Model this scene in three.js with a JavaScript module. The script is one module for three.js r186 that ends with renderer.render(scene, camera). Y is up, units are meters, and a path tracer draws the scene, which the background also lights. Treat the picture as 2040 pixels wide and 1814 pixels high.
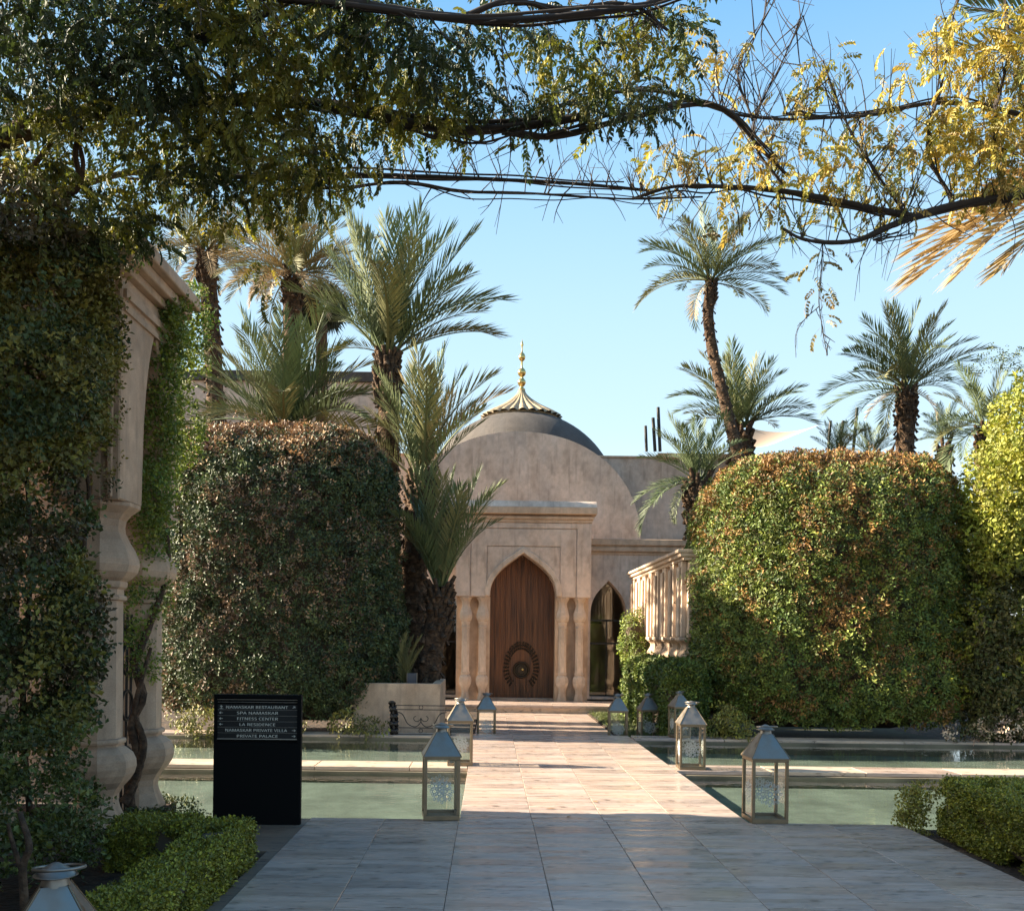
import * as THREE from 'three';
import { mergeGeometries, mergeVertices, toCreasedNormals } from 'three/addons/utils/BufferGeometryUtils.js';
import { RoundedBoxGeometry } from 'three/addons/geometries/RoundedBoxGeometry.js';

// ------------------------------------------------------------------ camera, sky, sun, exposure
const W = 2040, H = 1814, F = 1900, VX = 975, VY = 1266, ROLL = 0.0125, EYE = 1.6;
const scene = new THREE.Scene();
const camera = new THREE.PerspectiveCamera(2 * Math.atan(H / 2 / F) * 180 / Math.PI, W / H, 0.1, 2000);
camera.position.set(0, EYE, 0);
camera.rotation.z = ROLL;
camera.setViewOffset(W, H, W / 2 - VX, H / 2 - VY, W, H);
const renderer = new THREE.WebGLRenderer({ antialias: true });
renderer.toneMapping = THREE.LinearToneMapping;
renderer.toneMappingExposure = 4.8;
renderer.shadowMap.enabled = true;

const SUN_EL = 24.5 * Math.PI / 180, SUN_AZ = 4.5 * Math.PI / 180;   // from the left, a little beyond the picture plane
const sunDir = new THREE.Vector3(-Math.cos(SUN_EL) * Math.cos(SUN_AZ), Math.sin(SUN_EL), -Math.cos(SUN_EL) * Math.sin(SUN_AZ));
const sun = new THREE.DirectionalLight(new THREE.Color().setRGB(1, 0.87, 0.68), 5);
sun.position.copy(sunDir).multiplyScalar(60).add(new THREE.Vector3(0, 0, -15));
sun.target.position.set(0, 0, -15);
sun.castShadow = true;
sun.shadow.mapSize.set(4096, 4096);
Object.assign(sun.shadow.camera, { left: -35, right: 35, top: 30, bottom: -30, near: 1, far: 140 });
scene.add(sun, sun.target);
{
  const w = 512, h = 256, data = new Float32Array(w * h * 4);
  const stops = [[-90, .30, .27, .23], [-1, .34, .31, .28], [0, .66, .68, .68], [6, .58, .70, .76], [12, .43, .59, .70], [19, .35, .53, .68], [26, .255, .45, .655], [34, .15, .345, .60], [55, .10, .25, .48], [90, .085, .21, .42]];
  for (let j = 0; j < h; j++) {
    const e = ((j + .5) / h - .5) * 180;
    let k = 0; while (k < stops.length - 2 && e > stops[k + 1][0]) k++;
    const a = stops[k], b = stops[k + 1], t = Math.min(1, Math.max(0, (e - a[0]) / (b[0] - a[0])));
    for (let i = 0; i < w; i++) {
      const az = ((i + .5) / w - .5) * 2 * Math.PI, ce = Math.cos(e * Math.PI / 180);
      const dot = ce * Math.cos(az) * sunDir.x + Math.sin(e * Math.PI / 180) * sunDir.y + ce * Math.sin(az) * sunDir.z;
      const g = e > 0 ? Math.pow(Math.max(0, dot), 7) : 0;
      const o = (j * w + i) * 4;
      const K = .355; data[o] = K * (a[1] + (b[1] - a[1]) * t) + g * .58; data[o + 1] = K * (a[2] + (b[2] - a[2]) * t) + g * .48; data[o + 2] = K * (a[3] + (b[3] - a[3]) * t) + g * .30; data[o + 3] = 1;
    }
  }
  const sky = new THREE.DataTexture(data, w, h, THREE.RGBAFormat, THREE.FloatType);
  sky.mapping = THREE.EquirectangularReflectionMapping; sky.magFilter = THREE.LinearFilter; sky.minFilter = THREE.LinearFilter; sky.needsUpdate = true;
  scene.background = sky; scene.environment = sky;
}

// ------------------------------------------------------------------ helpers
const V = (x, y, z) => new THREE.Vector3(x, y, z);
function at(px, py, d) {                                    // photo pixel and distance -> point of the place
  const c = Math.cos(ROLL), s = Math.sin(ROLL), du = px - VX, dv = py - VY;
  return V((c * du + s * dv) * d / F, EYE - (c * dv - s * du) * d / F, -d);
}
function rng(a) { return () => { a |= 0; a = a + 0x6D2B79F5 | 0; let t = Math.imul(a ^ a >>> 15, 1 | a); t = t + Math.imul(t ^ t >>> 7, 61 | t) ^ t; return ((t ^ t >>> 14) >>> 0) / 4294967296; }; }
const lerp = (a, b, t) => a + (b - a) * t, clamp = (x, a, b) => Math.max(a, Math.min(b, x));
const used = {};
function numbered(n) { const k = used[n] = (used[n] ?? -1) + 1; return k ? n + '_' + String(k).padStart(3, '0') : n; }
function tag(o, label, category, group, kind) {
  o.userData.label = label; if (category) o.userData.category = category;
  if (group) o.userData.group = group; if (kind) o.userData.kind = kind;
  return o;
}
function thing(name, label, category, pos, group, kind) {
  const o = new THREE.Group(); o.name = numbered(name); if (pos) o.position.copy(pos);
  scene.add(o); return tag(o, label, category, group, kind);
}
function clean(g) {
  if (g.index) g = g.toNonIndexed();
  for (const k of Object.keys(g.attributes)) if (!['position', 'normal', 'uv'].includes(k)) g.deleteAttribute(k);
  if (!g.attributes.normal) g.computeVertexNormals();
  g.morphAttributes = {}; return g;
}
function boxUV(g, turn) {                                      // metres on every face
  g = clean(g); const p = g.attributes.position, uv = new Float32Array(p.count * 2);
  const a = V(), b = V(), c = V(), n = V();
  for (let i = 0; i < p.count; i += 3) {
    a.fromBufferAttribute(p, i); b.fromBufferAttribute(p, i + 1); c.fromBufferAttribute(p, i + 2);
    n.copy(b).sub(a).cross(c.clone().sub(a));
    const x = Math.abs(n.x), y = Math.abs(n.y), z = Math.abs(n.z);
    [a, b, c].forEach((v, k) => {
      const [s, t] = y >= x && y >= z ? [v.x, -v.z] : x >= z ? [v.z, v.y] : [v.x, v.y];
      uv[(i + k) * 2] = turn ? t : s; uv[(i + k) * 2 + 1] = turn ? s : t;
    });
  }
  g.setAttribute('uv', new THREE.BufferAttribute(uv, 2)); return g;
}
function obj(name, geos, mat, parent, own) {
  let g = Array.isArray(geos) ? (geos.length > 1 ? mergeGeometries(geos.map(g => g.attributes.uv ? clean(g) : boxUV(g))) : clean(geos[0])) : geos;
  if (!g.attributes.uv || !own) g = boxUV(g);
  const m = new THREE.Mesh(g, mat); m.name = parent ? name : numbered(name); m.castShadow = m.receiveShadow = true;
  (parent || scene).add(m); return m;
}
const T = (g, x = 0, y = 0, z = 0) => g.translate(x, y, z);
function box(x0, x1, y0, y1, z0, z1, r = 0) {
  const a = Math.abs(x1 - x0), b = Math.abs(y1 - y0), c = Math.abs(z1 - z0);
  const g = r ? new RoundedBoxGeometry(a, b, c, 1, Math.min(r, a / 2.1, b / 2.1, c / 2.1)) : new THREE.BoxGeometry(a, b, c);
  return T(g, (x0 + x1) / 2, (y0 + y1) / 2, (z0 + z1) / 2);
}
function rodGeo(a, b, r0, r1 = r0, n = 5) {
  const d = b.clone().sub(a), g = new THREE.CylinderGeometry(r1, r0, d.length(), n, 1, false);
  g.applyQuaternion(new THREE.Quaternion().setFromUnitVectors(V(0, 1, 0), d.clone().normalize()));
  const m = a.clone().add(b).multiplyScalar(.5); return T(g, m.x, m.y, m.z);
}
function tube(points, r0, r1, n = 6, seg = 0, wob = 0, rnd = Math.random) {           // tapered, on a smooth curve
  const curve = new THREE.CatmullRomCurve3(points), S = seg || points.length * 4;
  const fr = curve.computeFrenetFrames(S), pos = [], idx = [], uv = [], L = curve.getLength();
  for (let i = 0; i <= S; i++) {
    const p = curve.getPointAt(i / S), r = lerp(r0, r1, i / S) * (1 + wob * (rnd() - .5));
    for (let j = 0; j <= n; j++) {
      const a = j / n * 2 * Math.PI, q = p.clone().addScaledVector(fr.normals[i], Math.cos(a) * r).addScaledVector(fr.binormals[i], Math.sin(a) * r);
      pos.push(q.x, q.y, q.z); uv.push(j / n * 2 * Math.PI * r0, i / S * L);
      if (i && j < n) { const k = (i - 1) * (n + 1) + j; idx.push(k, k + 1, k + n + 1, k + 1, k + n + 2, k + n + 1); }
    }
  }
  const g = new THREE.BufferGeometry();
  g.setAttribute('position', new THREE.Float32BufferAttribute(pos, 3)); g.setAttribute('uv', new THREE.Float32BufferAttribute(uv, 2));
  g.setIndex(idx); g.computeVertexNormals(); return g.toNonIndexed();
}
function extrude(shape, depth, z, bevel = 0) {
  const g = new THREE.ExtrudeGeometry(shape, { depth: depth - 2 * bevel, bevelEnabled: bevel > 0, bevelThickness: bevel, bevelSize: bevel, bevelOffset: -bevel, bevelSegments: 1, curveSegments: 18 });
  return T(g, 0, 0, z + bevel);
}

// ------------------------------------------------------------------ textures (grain, streaks, mottling)
const noiseTab = (() => { const r = rng(7), a = new Float32Array(65536); for (let i = 0; i < 65536; i++) a[i] = r(); return a; })();
function vnoise(x, y, px, py) {                              // periodic value noise
  const xi = Math.floor(x), yi = Math.floor(y), fx = x - xi, fy = y - yi, u = fx * fx * (3 - 2 * fx), v = fy * fy * (3 - 2 * fy);
  const h = (i, j) => noiseTab[((((i % px) + px) % px) * 131 + (((j % py) + py) % py) * 7919 + px * 31) & 65535];
  return lerp(lerp(h(xi, yi), h(xi + 1, yi), u), lerp(h(xi, yi + 1), h(xi + 1, yi + 1), u), v);
}
function fbm(u, v, fx, fy, oct) { let s = 0, a = .5, t = 0; for (let o = 0; o < oct; o++) { s += a * vnoise(u * fx, v * fy, fx, fy); t += a; a *= .55; fx *= 2; fy *= 2; } return s / t; }
function tex(size, fn, srgb, rx = 1, ry = rx) {
  const data = new Uint8Array(size * size * 4);
  for (let j = 0; j < size; j++) for (let i = 0; i < size; i++) {
    const c = fn(i / size, j / size), o = (j * size + i) * 4;
    for (let k = 0; k < 3; k++) data[o + k] = clamp((Array.isArray(c) ? c[k] : c) * 255, 0, 255);
    data[o + 3] = 255;
  }
  const t = new THREE.DataTexture(data, size, size, THREE.RGBAFormat);
  t.wrapS = t.wrapT = THREE.RepeatWrapping; t.magFilter = THREE.LinearFilter; t.minFilter = THREE.LinearMipmapLinearFilter; t.generateMipmaps = true;
  if (srgb) t.colorSpace = THREE.SRGBColorSpace;
  t.repeat.set(1 / rx, 1 / ry); t.needsUpdate = true; return t;
}
const grit = rng(99);
const X = {};
X.plaster = tex(512, (u, v) => { const m = fbm(u, v, 4, 4, 5), s = fbm(u, v, 9, 3, 4), st = fbm(u, v, 40, 3, 3), tr = fbm(u, v, 26, 20, 3), k = .73 + .26 * m + .09 * (grit() - .5) - (st > .6 ? (st - .6) * .3 : 0) + .16 * (tr - .5) - (s > .62 ? (s - .62) * .35 : 0); return [k, k * (.985 - .05 * (s - .5)), k * (.965 - .1 * (s - .5))]; }, true, 2.6);
X.plasterBump = tex(512, (u, v) => .6 * fbm(u, v, 14, 14, 4) + .4 * grit(), false, 1.1);
X.stone = tex(1024, (u, v) => { const m = fbm(u, v, 5, 26, 5), b = fbm(u, v, 4, 5, 4), f = fbm(u, v, 30, 160, 2), pit = fbm(u, v, 22, 60, 3); const k = .74 + .2 * m + .14 * (b - .5) + .13 * (f - .5) - (pit > .66 ? (pit - .66) * 1.5 : 0); return [k, k * (.975 - .08 * (b - .5)), k * (.945 - .16 * (b - .5))]; }, true, 2.2);
X.stoneRough = tex(1024, (u, v) => { const m = fbm(u, v, 4, 22, 5), b = fbm(u, v, 9, 34, 3); return [0, clamp(.17 + .55 * (m - .35) + .22 * (b - .4), .07, .9), 0]; }, false, 3.1, 2.3);
X.stoneBump = tex(512, (u, v) => .7 * fbm(u, v, 6, 40, 4) + .3 * fbm(u, v, 30, 60, 3), false, 1.4);
X.wood = tex(512, (u, v) => { const g = fbm(u, v, 46, 3, 4), b = fbm(u, v, 8, 2, 3), k = .45 + .5 * g + .35 * (b - .5); return [k, k * .92, k * .82]; }, true, .9, 1.8);
X.woodBump = tex(512, (u, v) => fbm(u, v, 60, 3, 3), false, .9, 1.8);
X.bark = tex(256, (u, v) => { const k = .45 + .8 * (fbm(u, v, 10, 14, 4) - .2); return [k, k * .93, k * .85]; }, true, .5);
X.barkBump = tex(256, (u, v) => fbm(u, v, 12, 18, 4), false, .5);
X.soil = tex(512, (u, v) => { const k = .35 + .9 * (fbm(u, v, 12, 12, 5) - .2) + .12 * (grit() - .5); return [k, k * .9, k * .78]; }, true, 1.3);
X.soilBump = tex(256, (u, v) => fbm(u, v, 16, 16, 4), false, .8);
X.ripple = tex(512, (u, v) => .75 * fbm(u, v, 5, 14, 3) + .25 * fbm(u, v, 16, 30, 2), false, 1.6, 1.6);
X.floor = tex(512, (u, v) => { const k = .7 + .5 * (fbm(u, v, 6, 6, 5) - .3) + .05 * (grit() - .5); return [k, k, k * .98]; }, true, 2.4);
X.metalRough = tex(256, (u, v) => [0, clamp(.32 + .5 * (fbm(u, v, 6, 6, 4) - .3), .15, .8), 0], false, .35);
X.patina = tex(256, (u, v) => { const k = .8 + .4 * (fbm(u, v, 8, 8, 4) - .45); return [k, k * .99, k * .96]; }, true, .5);

const rgb = (r, g, b) => new THREE.Color().setRGB(r, g, b);
const std = (r, g, b, o = {}) => new THREE.MeshStandardMaterial({ color: rgb(r, g, b), roughness: .85, ...o });
const phy = (r, g, b, o = {}) => new THREE.MeshPhysicalMaterial({ color: rgb(r, g, b), ...o });
const M = {};
M.plaster = std(.76, .605, .50, { map: X.plaster, bumpMap: X.plasterBump, bumpScale: .006 });
M.plasterGrey = std(.66, .54, .46, { map: X.plaster, bumpMap: X.plasterBump, bumpScale: .006 });
M.trim = std(.76, .60, .475, { map: X.plaster, bumpMap: X.plasterBump, bumpScale: .005 });
M.tan = std(.68, .49, .345, { map: X.plaster, bumpMap: X.plasterBump, bumpScale: .004 });
M.cream = std(.72, .56, .43, { map: X.plaster, bumpMap: X.plasterBump, bumpScale: .006 });
M.pier = std(.64, .455, .32, { map: X.plaster, bumpMap: X.plasterBump, bumpScale: .005 });
M.lead = std(.095, .083, .076, { map: X.plaster, bumpMap: X.plasterBump, bumpScale: .006, roughness: .9 });
M.cone = std(.52, .41, .27, { map: X.patina, roughness: .6 });
M.gold = std(.62, .44, .16, { metalness: .9, roughness: .32, roughnessMap: X.metalRough });
M.slab = [[.66, .525, .465], [.62, .50, .445], [.68, .54, .475], [.63, .505, .44]].map(c => std(...c, { map: X.stone, roughness: 1, roughnessMap: X.stoneRough, bumpMap: X.stoneBump, bumpScale: .0022 }));
M.border = std(.23, .17, .125, { map: X.stone, roughness: .7, bumpMap: X.stoneBump, bumpScale: .003 });
M.joint = std(.12, .10, .085);
M.coping = std(.68, .55, .44, { map: X.stone, roughness: .6, bumpMap: X.stoneBump, bumpScale: .002 });
M.poolWall = std(.20, .17, .12, { map: X.floor });
M.poolFloor = std(.17, .205, .18, { map: X.floor, roughness: .9 });
M.water = phy(.90, .95, .91, { transmission: 1, thickness: 0, ior: 1.33, roughness: .02, bumpMap: X.ripple, bumpScale: .003 });
M.soil = std(.11, .075, .05, { map: X.soil, bumpMap: X.soilBump, bumpScale: .03, roughness: 1 });
M.earth = std(.22, .17, .11, { map: X.soil, bumpMap: X.soilBump, bumpScale: .03, roughness: 1 });
M.lawn = std(.055, .075, .02, { map: X.soil, roughness: 1 });
M.door = std(.30, .14, .058, { map: X.wood, bumpMap: X.woodBump, bumpScale: .006, roughness: .5 });
M.iron = std(.018, .016, .015, { roughness: .45, metalness: .3 });
M.bronze = std(.05, .036, .022, { roughness: .4, metalness: .7 });
M.room = std(.34, .25, .18);
M.steel = std(.26, .235, .205, { metalness: 1, roughness: 1, roughnessMap: X.metalRough });
M.brass = std(.23, .175, .115, { metalness: 1, roughness: 1, roughnessMap: X.metalRough });
M.pane = phy(.95, .97, .95, { transmission: 1, thickness: 0, ior: 1.45, roughness: .02 });
M.frost = std(.50, .50, .48, { roughness: .9, side: THREE.DoubleSide });
M.signBlack = phy(.004, .004, .004, { roughness: .8, specularIntensity: .25 });
M.bark = std(.14, .095, .065, { map: X.bark, bumpMap: X.barkBump, bumpScale: .02, roughness: 1 });
M.palmBark = std(.17, .115, .075, { map: X.bark, bumpMap: X.barkBump, bumpScale: .03, roughness: 1 });
M.twig = std(.035, .026, .02, { roughness: .9 });
M.sail = phy(.36, .21, .10, { roughness: .9, side: THREE.DoubleSide, transmission: .3, thickness: 0 });
M.core = std(.085, .062, .042, { roughness: 1 });
const leafMat = (r, g, b, tr = .35, ro = .6) => phy(r, g, b, { roughness: ro, transmission: tr, thickness: 0, side: THREE.DoubleSide, ior: 1.4 });
M.leaf = leafMat(1, 1, 1, .3, .56);
M.leafThin = leafMat(1, 1, 1, .45, .7);
M.frond = [[.10, .135, .055], [.135, .165, .065], [.17, .165, .06], [.30, .225, .105]].map(c => leafMat(...c, .22, .55));
M.frondGold = [[.36, .25, .09], [.24, .22, .08], [.30, .19, .06]].map(c => leafMat(...c, .4, .6));
M.dryFrond = leafMat(.42, .31, .18, .2, .8);

// ------------------------------------------------------------------ ground, paving, pools
const L = 'structure';
function struct(name, label, geos, mat) { return tag(obj(name, geos, mat), label, null, null, L); }
struct('ground', 'bare earth reaching to the horizon around the garden', [box(-300, 300, -.75, -.6, 30, -400)], M.earth);
function slabGeo(w, l, t = .06, b = .003) {                     // bevelled slab, top at y = 0
  const g = new THREE.BoxGeometry(w, t, l), p = g.attributes.position;
  const top = new THREE.BoxGeometry(w, b, l), q = top.attributes.position;
  T(g, 0, -b - t / 2, 0); T(top, 0, -b / 2, 0);
  for (let i = 0; i < q.count; i++) if (q.getY(i) > -b / 2) { q.setX(i, q.getX(i) - Math.sign(q.getX(i)) * b); q.setZ(i, q.getZ(i) - Math.sign(q.getZ(i)) * b); }
  top.computeVertexNormals(); return mergeGeometries([clean(g), clean(top)]);
}
const slabCache = {};
function slabs(parent, x0, x1, d0, d1, w, l, stagger, y, seed, mats = M.slab) {        // rows of slabs, each one a piece
  const r = rng(seed), cols = Math.round((x1 - x0) / w), cw = (x1 - x0) / cols;
  for (let c = 0; c < cols; c++) {
    let a = d0 - (stagger ? ((c * stagger) % 1) * l : 0);
    while (a < d1 - .02) {
      const s = Math.max(a, d0), e = Math.min(a + l, d1); a += l;
      if (e - s < .04) continue;
      const key = cw.toFixed(3) + (e - s).toFixed(3), k = Math.floor(r() * 3);
      const base = slabCache[key + k] ??= (() => { const g = boxUV(slabGeo(cw - .003, e - s - .003)); const u = g.attributes.uv, ox = r() * 5, oy = r() * 5; for (let i = 0; i < u.count; i++) u.setXY(i, u.getX(i) + ox, u.getY(i) + oy); return g; })();
      const m = new THREE.Mesh(base, mats[Math.floor(r() * mats.length)]);
      m.name = 'paving_slab'; m.position.set(x0 + (c + .5) * cw, y + (r() - .5) * .0025, -(s + e) / 2);
      m.rotation.set((r() - .5) * .0012, 0, (r() - .5) * .0012); m.castShadow = m.receiveShadow = true; parent.add(m);
    }
  }
}
const WX0 = -.24, WX1 = 2.28, AX0 = -1.53, AX1 = 3.6, NEAR = 8.3, FAR = 15.55;
{
  const w = thing('walkway', 'pale stone walkway crossing between the pools', null, null, null, L);
  obj('walkway_base', [box(WX0 + .012, WX1 - .012, -.6, -.03, -NEAR - .003, -FAR)], M.joint, w);
  slabs(w, WX0, WX1, NEAR, FAR, .63, 1.21, 0, 0, 3);
  const a = thing('forecourt', 'broad polished stone forecourt in the foreground', null, null, null, L);
  obj('forecourt_base', [box(AX0 + .012, AX1 - .012, -.6, -.03, 4, -NEAR)], M.joint, a);
  slabs(a, AX0, AX1, 1.6, NEAR, .6413, 1.26, .5, 0, 4);
  slabs(a, AX0, AX1, -4, 1.6, 1.2826, 1.4, .5, 0, 5);
  const b = thing('border_paving', 'dark brown stone strip along the left edge of the forecourt', null, null, null, L);
  obj('border_base', [box(-2.4, AX0 - .004, -.6, -.05, -7.05, -NEAR - .02)], M.joint, b);
  obj('border_base', [box(-1.63, AX0 - .004, -.6, -.05, 4, -7.05)], M.joint, b);
  slabs(b, -2.4, AX0 - .006, 7.05, NEAR + .02, .43, .6, .5, -.012, 6, [M.border]);
  slabs(b, -1.63, AX0 - .006, .5, 7.05, .1, .9, 0, -.012, 7, [M.border]);
  const c = thing('entrance_path', 'lower stone path running from the walkway to the entrance steps', null, null, null, L);
  obj('path_base', [box(WX0 + .02, WX1 - .02, -.6, -.21, -FAR - .003, -22.1)], M.joint, c);
  slabs(c, WX0, WX1, FAR + .01, 22.1, .63, 1.31, .5, -.18, 8);
  const s = thing('entrance_platform', 'sunlit stone step and landing before the wooden door', null, null, null, L);
  obj('landing', [box(-2.4, 4.1, -.6, -.055, -22.1, -25)], M.coping, s);
  slabs(s, -2.4, 4.1, 22.07, 23.9, 1.3, .61, 0, 0, 9);
}
const SOILTOP = -.03;
struct('garden_bed', 'dark soil bed left of the forecourt', [box(-9, -1.64, -.6, SOILTOP, 4, -7.05), box(-9, -2.41, -.6, SOILTOP, -7.051, -NEAR), box(-9, -3.0, -.6, SOILTOP, -NEAR - .001, -9.2)], M.soil);
struct('garden_bed', 'dark soil bed under the box hedge right of the forecourt', [box(AX1 + .004, 12, -.6, SOILTOP - .01, 4, -NEAR)], M.soil);
struct('garden_bed', 'planted earth beyond the left pool', [box(-16, WX0 - .01, -.6, -.16, -15.3, -24.5)], M.soil);
struct('garden_bed', 'planted earth beyond the right pool', [box(WX1 + .01, 18, -.6, -.16, -15.3, -24.5)], M.soil);
struct('garden_bed', 'open ground around the buildings at the back', [box(-60, 60, -.6, -.17, -24.51, -90)], M.earth);
const COP0 = 11.55, COP1 = 12.05, PE = 14.85;
function pool(side, x0, x1, d0, d1, y, where) {
  const p = thing('pool', `shallow green pool basin, ${where}`, null, null, null, L);
  obj('pool_floor', [box(x0, x1, -.6, -.19, -d0, -d1)], M.poolFloor, p);
  const t = .06;
  obj('pool_wall', [box(x0, x1, -.189, y + .03, -d1 + t, -d1 + .002), box(x0, x1, -.189, y + .03, -d0 - .002, -d0 - t)], M.poolWall, p);
  const g = new THREE.PlaneGeometry(x1 - x0, d1 - d0, 1, 1); g.rotateX(-Math.PI / 2); T(g, (x0 + x1) / 2, y, -(d0 + d1) / 2);
  struct('water', `still greenish water, ${where}`, [g], M.water);
}
pool(-1, -9, WX0, NEAR + .02, COP0, -.085, 'front pool left of the walkway');
pool(1, WX1, 12, NEAR + .02, COP0, -.085, 'front pool right of the walkway');
pool(-1, -9, WX0, COP1, PE, -.035, 'rear pool left of the walkway');
pool(1, WX1, 12, COP1, PE, -.035, 'rear pool right of the walkway');
function coping(label, x0, x1, d0, d1, y, h, len, seed) {
  const c = thing('pool_coping', label, null, null, null, L), r = rng(seed);
  obj('coping_base', [box(x0, x1, -.6, y - h, -d0 - .03, -d1 + .03)], M.poolWall, c);
  for (let x = x0; x < x1 - .05; x += len) {
    const e = Math.min(x + len, x1);
    const m = obj('coping_stone', [box(x + .003, e - .003, y - h, y, -d0, -d1, .008)], r() < .5 ? M.coping : M.slab[1], c); m.position.y = (r() - .5) * .002;
  }
}
coping('pale stone weir between the two pools left of the walkway', -9, WX0 - .004, COP0, COP1, -.002, .05, 1.15, 1);
coping('pale stone weir between the two pools right of the walkway', WX1 + .004, 12, COP0, COP1, -.002, .05, 1.15, 2);
coping('grey stone edge along the far side of the left pool', -9, WX0 - .004, PE, 15.3, .03, .06, 1.4, 3);
coping('grey stone edge along the far side of the right pool', WX1 + .004, 12, PE, 15.3, .03, .06, 1.4, 4);

// ------------------------------------------------------------------ columns and arches
function archPath(p, w, ys, h, x = 0) {                          // continues a path from (x - w, ys) over the apex to (x + w, ys)
  p.bezierCurveTo(x - w, ys + .5 * h, x - .5 * w, ys + .72 * h, x, ys + h);
  p.bezierCurveTo(x + .5 * w, ys + .72 * h, x + w, ys + .5 * h, x + w, ys);
}
function colGeo(prof, s = 1, n = 8) {                             // octagonal column turned from a profile [radius, height]
  const g = new THREE.LatheGeometry(prof.map(([r, y]) => new THREE.Vector2(r * s / Math.cos(Math.PI / n), y * s)), n);
  g.rotateY(Math.PI / n); const h = g.toNonIndexed(); h.computeVertexNormals(); return toCreasedNormals(h, .5);
}
const baseProf = [[0, 0], [.23, 0], [.225, .03], [.205, .08], [.18, .14], [.165, .2], [.17, .26], [.20, .32], [.25, .38], [.285, .44], [.30, .50], [.295, .56], [.27, .62], [.22, .665], [.195, .68], [.195, .70], [.215, .705], [.22, .725], [.215, .745], [.195, .75]];
const shaftProf = [[.19, .75], [.182, 1.94], [.19, 1.945], [.208, 1.95], [.212, 1.97], [.205, 1.985], [.188, 1.99]];
const capProf = [[.188, 1.99], [.186, 2.04], [.21, 2.06], [.215, 2.09], [.21, 2.11], [.25, 2.14], [.29, 2.19], [.305, 2.25], [.30, 2.30], [.27, 2.38], [.225, 2.46], [.195, 2.53], [.19, 2.58], [.2, 2.64], [.235, 2.69], [.29, 2.735], [.305, 2.75], [.305, 2.78], [0, 2.78]];
function column(parent, x, z, s, h, mat, hide) {                   // h: height under the block
  const c = new THREE.Group(); c.name = 'column'; c.position.set(x, 0, z); parent.add(c);
  const k = h / 2.78, sc = g => { g.scale(s, k, s); g.computeVertexNormals(); return g; };
  obj('column_base', [sc(colGeo(baseProf))], mat, c); obj('shaft', [sc(colGeo(shaftProf))], mat, c); obj('capital', [sc(colGeo(capProf))], mat, c);
  return c;
}

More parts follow.
